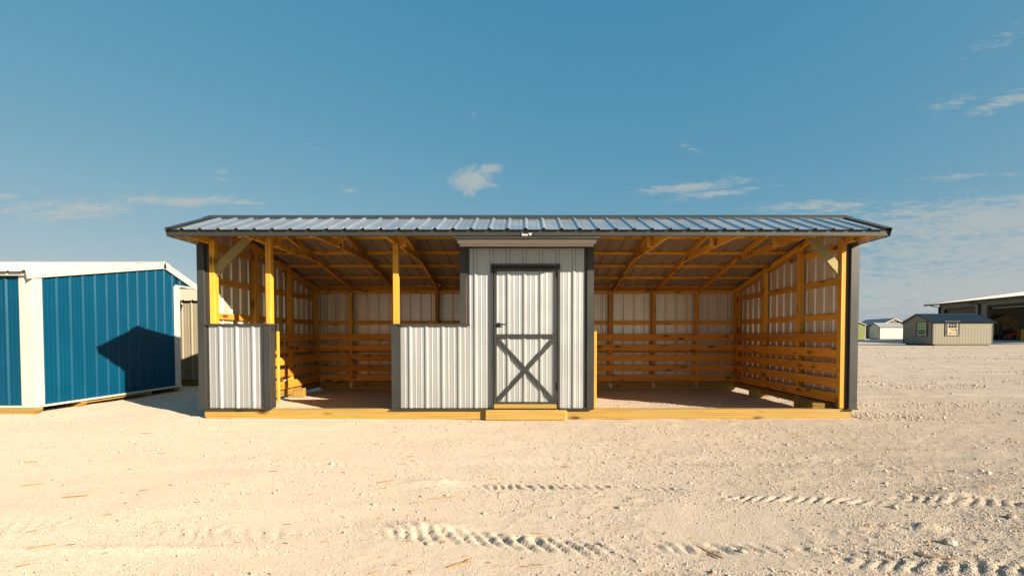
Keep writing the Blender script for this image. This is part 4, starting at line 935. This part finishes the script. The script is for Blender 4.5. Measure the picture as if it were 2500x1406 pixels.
def green_shed():
    place_frame(56.6, 85.0, 0.40, 0); t = thing('green_shed', (2, 3, 0), 'olive green shed with tan corner trim at the left end of the far row', 'shed')
    W, D, e, p = 4.1, 6.0, 2.74, 3.55; n = 14; w = W / n
    zt = lambda x: e + (p - e) * (1 - abs(x - W / 2) / (W / 2)) - 0.03
    for k in range(n):
        a, b = k * w + 0.005, (k + 1) * w - 0.005
        prism('siding_board', t, [(a, 0, 0.1), (b, 0, 0.1), (b, 0, zt(b))] + ([(W / 2, 0, zt(W / 2))] if a < W / 2 < b else []) + [(a, 0, zt(a))], (0, 0.03, 0), GREEN)
    box('corner_trim', t, W - 0.14, W + 0.02, -0.02, -0.001, 0.1, e - 0.05, CREAM, 0.002)
    box('wall', t, 0, 0.04, 0.031, D, 0.1, e - 0.03, GREEN, 0.002); box('wall', t, W - 0.04, W, 0.031, D, 0.1, e - 0.03, GREEN, 0.002); box('wall', t, 0.05, W - 0.05, D - 0.05, D, 0.1, e - 0.03, GREEN, 0.002)
    sl = (p - e) / (W / 2); ln = math.hypot(W / 2, p - e)
    for org, sgn in ((Vector((0, 0, e)), 1), (Vector((W, 0, e)), -1)):
        d = Vector((sgn, 0, sl)).normalized(); nn = Vector((-d.z * sgn, 0, abs(d.x)))
        q = org + Vector((0, -0.15, 0)); prism('roof_panel', t, [q - d * 0.15 + nn * 0.01, q - d * 0.15 + nn * 0.05, q + d * ln + nn * 0.05, q + d * ln + nn * 0.01], (0, D + 0.3, 0), TAN)
        prism('rake_trim', t, [q - d * 0.15 + nn * 0.055, q - d * 0.15 - nn * 0.09, q + d * ln - nn * 0.09, q + d * ln + nn * 0.055], (0, -0.04, 0), CREAM)
    for x in (0.2, W / 2, W - 0.2): box('skid', t, x - 0.08, x + 0.08, 0.1, D - 0.1, -0.06, 0.099, DARKT, 0.01)
green_shed()

# ------------------------------------------------------------------ workshop on the right (its long wall faces left, in shade)
ax = Vector((-0.164, -0.986, 0)).normalized()
def workshop():
    # local frame: +X runs along the wall towards the camera, +Y points into the building
    FRAME[0] = Matrix(((ax.x, -ax.y, 0, 60.9), (ax.y, ax.x, 0, 70.0), (0, 0, 1, 0.62), (0, 0, 0, 1)))
    t = thing('workshop_building', (10, 6, 0), 'large grey-beige workshop with white roof and wide open bays at right edge', 'building')
    Hs = 5.22; L = 26.0; D = 26.0; top = 4.38
    place = lambda u, v, h: (u, -h, v)
    def wsheet(u0, u1, z0, z1):
        n = max(1, int(round((u1 - u0) / 0.9)))
        for k in range(n): sheet('wall_panel', t, u0 + (u1 - u0) * k / n, u0 + (u1 - u0) * (k + 1) / n, z0, z1, place, WH_WALL, 0.15, 0.3, 0.035, False)
    wsheet(0, 0.85, 0, Hs); wsheet(0.85, 7.0, top, Hs); wsheet(7.0, 8.75, 0, Hs); wsheet(8.75, 16.4, top, Hs); wsheet(16.4, 18.2, 0, Hs); wsheet(18.2, 24.5, top, Hs); wsheet(24.5, L, 0, Hs)
    for (a, b) in ((0.85, 7.0), (8.75, 16.4), (18.2, 24.5)):
        box('door_jamb', t, a - 0.14, a + 0.14, -0.06, 0.35, 0, top + 0.14, BLACKM, 0.005); box('door_jamb', t, b - 0.14, b + 0.14, -0.06, 0.35, 0, top + 0.14, WH_WALL, 0.005)
        box('door_head', t, a + 0.141, b - 0.141, -0.05, 0.35, top - 0.05, top + 0.14, BLACKM, 0.005)
        box('door_track', t, a + 0.15, b - 0.15, 0.36, 0.75, top - 0.38, top - 0.20, WH_WALL, 0.01)
    # half-closed sectional door of the far bay
    for k in range(3): box('door_panel', t, 1.0, 6.85, 0.20, 0.25, top - 0.58 * (k + 1) - 0.05, top - 0.58 * k - 0.07, BROWN, 0.01)
    box('wall', t, -0.05, 0.05, 0.05, D, 0, Hs, WH_WALL, 0.005); box('wall', t, 0.06, L - 0.06, D - 0.1, D, 0, Hs, WH_WALL, 0.005)  # unseen near end left open to let light into the bays
    for xx in (0, L): prism('gable_wall', t, [(xx - 0.04, 0.05, Hs + .001), (xx - 0.04, D, Hs + .001), (xx - 0.04, D / 2, Hs + 0.14 * D / 2)], (0.08, 0, 0), WH_WALL)
    box('corner_trim', t, -0.08, 0.18, -0.08, -0.04, 0, Hs, BLACKM, 0.004)
    box('floor_slab', t, -0.5, L, -2.6, D, -0.35, 0.0, CONC, 0.01)
    # roof: front slope and back slope, white sheets
    ov = 1.3; d1 = Vector((0, 1, 0.14)).normalized(); n1 = Vector((0, -d1.z, d1.y)); d2 = Vector((0, -1, 0.14)).normalized(); n2 = Vector((0, d2.z, d1.y)) if False else Vector((0, 0.1386, 0.9903))
    for k in range(30):
        u0 = -1.3 + k * 0.95
        sheet('roof_panel', t, u0, u0 + 0.95, -ov, D / 2 * 1.0098, lambda u, v, h: tuple(Vector((u, 0, Hs + 0.12)) + d1 * v + n1 * h), WHITE_ROOF, -1.3, 0.3167, 0.03, False)
        sheet('roof_panel', t, u0, u0 + 0.95, -0.4, D / 2 * 1.0098, lambda u, v, h: tuple(Vector((u, D, Hs + 0.12)) + d2 * v + n2 * h), WHITE_ROOF, -1.3, 0.3167, 0.03, False)
    e = Vector((-1.32, 0, Hs + 0.12)) - d1 * ov
    prism('gutter', t, [e + Vector((0, -0.12, 0.02)), e + Vector((0, -0.12, -0.16)), e + Vector((0, 0.06, -0.20)), e + Vector((0, 0.06, -0.02))], (28.5, 0, 0), BLACKM)
    prism('soffit', t, [e + Vector((0, 0.07, -0.06)), Vector((-1.32, -0.02, Hs + 0.03)), Vector((-1.32, -0.02, Hs + 0.09)), e + Vector((0, 0.07, -0.015))], (28.4, 0, 0), BLACKM)
    prism('rake_trim', t, [e + Vector((-0.03, -0.1, 0.06)), e + Vector((-0.03, -0.1, -0.14)), Vector((-1.35, D / 2, Hs + 0.02 + 0.14 * D / 2)), Vector((-1.35, D / 2, Hs + 0.19 + 0.14 * D / 2))], (0.06, 0, 0), BLACKM)
    for xx in (0.0, 7.55, 17.3):
        ds = bpy.data.objects.new('downspout', None); register(ds, t, Matrix.Translation((xx, -0.1, 0)))
        board('pipe', ds, (xx, -ov + 0.02, Hs - 0.28), (xx, -0.16, Hs - 0.52), 0.10, 0.10, BLACKM, (0, 0, 1), 0.02)
        board('pipe', ds, (xx, -0.13, Hs - 0.45), (xx, -0.13, 0.05), 0.22, 0.16, BLACKM, (1, 0, 0), 0.02)
    # interior rafters
    for k in range(6): board('roof_beam', t, (1 + k * 4.4, 0.3, Hs - 0.1), (1 + k * 4.4, D - 0.3, Hs - 0.1), 0.25, 0.4, GREYM)
    FRAME[0] = Matrix.Identity(4)
    return t
ws = workshop()
# half-built shed standing inside the workshop
def inner_shed():
    place_frame(64.95, 66.0, 0.62, R(2)); t = thing('unfinished_shed', (1.75, 1.2, 0), 'tan half-finished shed with plain gable parked inside the workshop bay', 'shed')
    W, D, e, p = 3.45, 2.3, 2.75, 3.50; n = 6; w = W / n
    zt = lambda x: e + (p - e) * (1 - abs(x - W / 2) / (W / 2)) - 0.02
    for k in range(n):
        a, b = k * w + 0.004, (k + 1) * w - 0.004
        prism('siding_board', t, [(a, 0, 0.12), (b, 0, 0.12), (b, 0, zt(b))] + ([(W / 2, 0, zt(W / 2))] if a < W / 2 < b else []) + [(a, 0, zt(a))], (0, 0.03, 0), PLY)
    box('wall', t, 0, 0.04, 0.031, D, 0.12, e - 0.03, PLY, 0.002); box('wall', t, W - 0.04, W, 0.031, D, 0.12, e - 0.03, PLY, 0.002); box('wall', t, 0.05, W - 0.05, D - 0.04, D, 0.12, e - 0.03, PLY, 0.002)
    sl = (p - e) / (W / 2); ln = math.hypot(W / 2, p - e)
    for org, sgn in ((Vector((0, 0, e)), 1), (Vector((W, 0, e)), -1)):
        d = Vector((sgn, 0, sl)).normalized(); nn = Vector((-d.z * sgn, 0, abs(d.x))); q = org + Vector((0, -0.08, 0))
        prism('roof_deck', t, [q - d * 0.08 + nn * 0.01, q - d * 0.08 + nn * 0.06, q + d * ln + nn * 0.06, q + d * ln + nn * 0.01], (0, D + 0.1, 0), PLY)
    for x in (0.2, W - 0.2): box('skid', t, x - 0.08, x + 0.08, 0.05, D - 0.05, 0.0, 0.119, DARKT, 0.01)
inner_shed()
def cyl(name, parent, c, axis, r, t, mat, n=24): return disc(name, parent, c, axis, r, t, mat, n)
def forklift():
    place_frame(61.75, 61.0, 0.62, R(4)); t = thing('forklift', (0, 0, 0), 'red forklift with black overhead guard and mast parked in the workshop bay', 'forklift')
    # local: faces -X (mast at left), z up, seen from -Y
    def side(name, poly, y0, y1, mat): return prism(name, t, [(a, y0, b) for a, b in poly], (0, y1 - y0, 0), mat)
    side('counterweight', [(0.62, 0.42), (1.52, 0.42), (1.60, 0.55), (1.58, 0.85), (1.48, 1.02), (1.18, 1.10), (0.66, 1.10), (0.55, 0.95)], -0.58, 0.58, REDP)
    side('bumper', [(0.60, 0.18), (1.45, 0.18), (1.56, 0.30), (1.56, 0.43), (0.60, 0.43)], -0.56, 0.56, GREYM)
    side('body', [(-0.92, 0.25), (-0.15, 0.22), (-0.05, 0.55), (0.10, 0.70), (0.45, 0.72), (0.56, 0.98), (0.20, 1.02), (-0.05, 0.80), (-0.55, 0.70), (-0.90, 0.62)], -0.55, 0.55, REDP)
    side('radiator_grille', [(0.95, 0.78), (1.40, 0.80), (1.36, 0.94), (1.02, 0.94)], -0.586, -0.5795, BLACKM)
    side('seat', [(0.02, 1.03), (0.50, 1.03), (0.56, 1.55), (0.42, 1.55), (0.36, 1.18), (0.02, 1.16)], -0.26, 0.26, RUBBER)
    side('dashboard', [(-0.70, 0.72), (-0.52, 0.72), (-0.40, 1.25), (-0.52, 1.25)], -0.40, 0.40, BLACKM)
    cyl('steering_wheel', t, (-0.36, 0, 1.30), (-0.5, 0, 0.85), 0.17, 0.03, RUBBER)
    for y in (-0.50, 0.50):
        board('guard_post', t, (-0.66, y, 0.66), (-0.50, y, 2.10), 0.06, 0.07, BLACKM); board('guard_post', t, (1.02, y, 1.08), (0.86, y, 2.10), 0.06, 0.07, BLACKM)
        board('guard_rail', t, (-0.60, y, 2.13), (0.98, y, 2.13), 0.06, 0.07, GREYM)
    for k in range(6): board('guard_bar', t, (-0.55 + k * 0.29, -0.465, 2.14), (-0.55 + k * 0.29, 0.465, 2.14), 0.03, 0.05, BLACKM)
    cyl('beacon', t, (0.80, 0.2, 2.175), (0, 0, 1), 0.05, 0.12, YELP)
    cyl('gas_bottle', t, (1.05, -0.36, 1.26), (0, 1, 0), 0.16, 0.72, ZINC)
    for y in (-0.34, 0.30):
        box('mast_rail', t, -1.20, -1.08, y, y + 0.06, 0.10, 2.12, BLACKM, 0.006); box('mast_rail', t, -1.32, -1.21, y + (0.05 if y < 0 else -0.05), y + (0.11 if y < 0 else 0.01), 0.12, 2.02, BLACKM, 0.006)
        box('fork', t, -2.35, -1.40, y, y + 0.11, 0.10, 0.145, BLACKM, 0.006); box('fork', t, -1.44, -1.40, y, y + 0.11, 0.1455, 0.62, BLACKM, 0.006)
    for z in (0.30, 0.62, 2.06): box('mast_crossbar', t, -1.38 if z < 1 else -1.19, -1.325 if z < 1 else -1.10, -0.46 if z < 1 else -0.28, 0.46 if z < 1 else 0.29, z, z + 0.09, BLACKM, 0.006)
    for (x, r) in ((-0.98, 0.34), (0.60, 0.27)):
        for y in (-0.62, 0.42):
            w = bpy.data.objects.new('wheel', None); register(w, t, Matrix.Translation((x, y, r)))
            cyl('tyre', w, (x, y, r), (0, 1, 0), r, 0.20, RUBBER); cyl('rim', w, (x, y - 0.006, r), (0, 1, 0), r * 0.52, 0.212, GREYM)
forklift()
place_frame(60.55, 58.0, 0.62, 0)
t = thing('bollard', (0, 0, 0), 'yellow steel bollard guarding the workshop bay at right edge', 'bollard')
cyl('post', t, (0, 0, 0), (0, 0, 1), 0.13, 1.26, YELP)
cyl('cap', t, (0, 0, 1.2605), (0, 0, 1), 0.115, 0.05, YELP)
FRAME[0] = Matrix.Identity(4)

# ------------------------------------------------------------------ splinters and stones on the yard
def splinter(x, y, L, ang, label, group, w=0.006, lift=0.004):
    z = max(gz(x + math.cos(ang) * L * q, y + math.sin(ang) * L * q) for q in (-0.45, 0, 0.45)) + lift
    rng = random.Random(int(x * 1000) * 7 + int(y * 1000)); n = 6; v, f = [], []
    for i in range(n + 1):
        s = -0.5 + i / n; ww = w * (0.25 + 0.75 * (1 - abs(2 * s) ** 3)) * rng.uniform(0.7, 1.2); b = rng.uniform(-0.12, 0.12) * w * 3; zz = 0.10 * L * s * s * rng.uniform(0, 1)
        v += [(s * L, b - ww / 2, zz - 0.0015), (s * L, b + ww / 2, zz - 0.0015), (s * L, b + ww * 0.3, zz + 0.003), (s * L, b - ww * 0.3, zz + 0.003)]
    for i in range(n):
        a = i * 4
        for k in range(4): f.append([a + k, a + (k + 1) % 4, a + 4 + (k + 1) % 4, a + 4 + k])
    f += [[3, 2, 1, 0], [n * 4, n * 4 + 1, n * 4 + 2, n * 4 + 3]]
    me = mesh_of('wood_splinter', v, f, CHIP); o = bpy.data.objects.new('wood_splinter', me)
    register(o, None, Matrix.Translation((x, y, z)) @ Matrix.Rotation(ang, 4, 'Z'))
    tag(o, label, 'splinter', group); return o
def gp(px, py): Y = 1163 * EYE / (py - 820.0); return ((px - 1282) * Y / 1163, Y)
G = 'pine splinters lying on the gravel'
S = random.Random(3)
for (px, py, L, a, lb) in ((62, 1130, 0.17, 0.05, 'bundle-like yellow wood splinter on pale gravel near the left edge'), (70, 1186, 0.14, 0.5, 'slanting thin wood splinter below the yellow bundle at left'), (352, 1059, 0.12, 0.06, 'thin splinter on gravel in front of the shed shadow beside the blue shed'),
        (175, 1218, 0.15, 0.3, 'long curved straw-like splinter at the left of the foreground'), (88, 1345, 0.12, 0.5, 'short orange wood chip in the bottom left corner'), (1080, 1218, 0.21, 0.35, 'longest pine splinter, between the two lugged tyre tracks'),
        (935, 1180, 0.11, 0.5, 'pine splinter beside the upper sand mound left of the tyre track'), (1120, 1378, 0.14, 0.7, 'orange wood chip at the bottom edge below the lower tyre track'), (2250, 1208, 0.12, -0.1, 'pale orange splinter above the right tyre track'),
        (2420, 1198, 0.14, -0.35, 'brown splinter near the right edge above the ruts'), (2130, 1288, 0.08, 0.5, 'bright orange wood flake on the gravel at right'), (2300, 1370, 0.16, -0.4, 'thin brown splinter in the bottom right corner')):
    x, y = gp(px, py); splinter(x, y, L, a, lb, G, S.uniform(0.007, 0.012))
x, y = gp(1737, 1357); splinter(x, y, 0.17, -1.05, 'grey-brown stick poking up from the gravel near the bottom edge', None, 0.016, 0.008)
def litter(n):
    rng = np.random.default_rng(11); v, f = [], []
    for k in range(n):
        y = 2.15 + rng.random() ** 1.5 * 5; x = (rng.random() * 2 - 1) * y * 1.1; L = 0.02 + 0.06 * rng.random() ** 2; a = rng.normal(0.15, 0.5); w = 0.0015 + 0.003 * rng.random(); z = gz(x, y) + 0.004
        c, d = math.cos(a), math.sin(a); b = len(v)
        for (sx, sy, sz) in ((-1, -1, 0), (1, -0.4, 0), (1, 0.4, 0), (-1, 1, 0), (-0.9, 0, 1), (0.9, 0, 1)):
            v.append((x + c * sx * L / 2 - d * sy * w, y + d * sx * L / 2 + c * sy * w, z + sz * 0.003))
        f += [[b, b + 1, b + 5, b + 4], [b + 2, b + 3, b + 4, b + 5], [b + 1, b + 2, b + 5], [b + 3, b, b + 4]]
    o = solid('wood_shavings', None, v, f, CHIP); o['kind'] = 'stuff'; tag(o, 'fine straw-coloured wood shavings littered over the gravel', 'shavings')
litter(230)
# pale stones big enough to pick out
def stone(px, py, r, label, k):
    x, y = gp(px, py); rng = np.random.default_rng(k); v, f = [], []
    nu, nv = 9, 5
    for j in range(nv + 1):
        th = math.pi * j / nv
        for i in range(nu):
            p = 2 * math.pi * i / nu; s = 1 + 0.22 * (rng.random() - 0.5)
            v.append((r * 1.25 * s * math.sin(th) * math.cos(p), r * s * math.sin(th) * math.sin(p), r * 0.62 * s * math.cos(th)))
    for j in range(nv):
        for i in range(nu): f.append([j * nu + i, (j + 1) * nu + i, (j + 1) * nu + (i + 1) % nu, j * nu + (i + 1) % nu])
    me = mesh_of('stone', v, f, PEBBLE); me.validate(); o = bpy.data.objects.new('stone', me)
    register(o, None, Matrix.Translation((x, y, gz(x, y) + r * 0.35)) @ Matrix.Rotation(rng.random() * 6, 4, 'Z'))
    return tag(o, label, 'stone', 'pale stones lying loose on the yard')
for k, (px, py, r, lb) in enumerate(((1046, 1332, 0.018, 'pale stone sitting in the lower lugged tyre track'), (1090, 1211, 0.014, 'small white stone below the upper sand mound'), (910, 1238, 0.014, 'small pale stone left of the tyre tracks in the foreground'), (1182, 1256, 0.014, 'white pebble between the two lugged tyre tracks'),
        (1515, 1243, 0.018, 'clump-like pale stone right of the upper tyre track'), (1820, 1356, 0.019, 'pale stone right of the grey-brown stick'), (2330, 1333, 0.030, 'biggest loose stone, near the bottom right corner'), (2480, 1270, 0.024, 'pale stone at the right edge of the foreground'), (650, 1095, 0.014, 'pale stone in front of the left half wall'))):
    stone(px, py, r, lb, 100 + k)
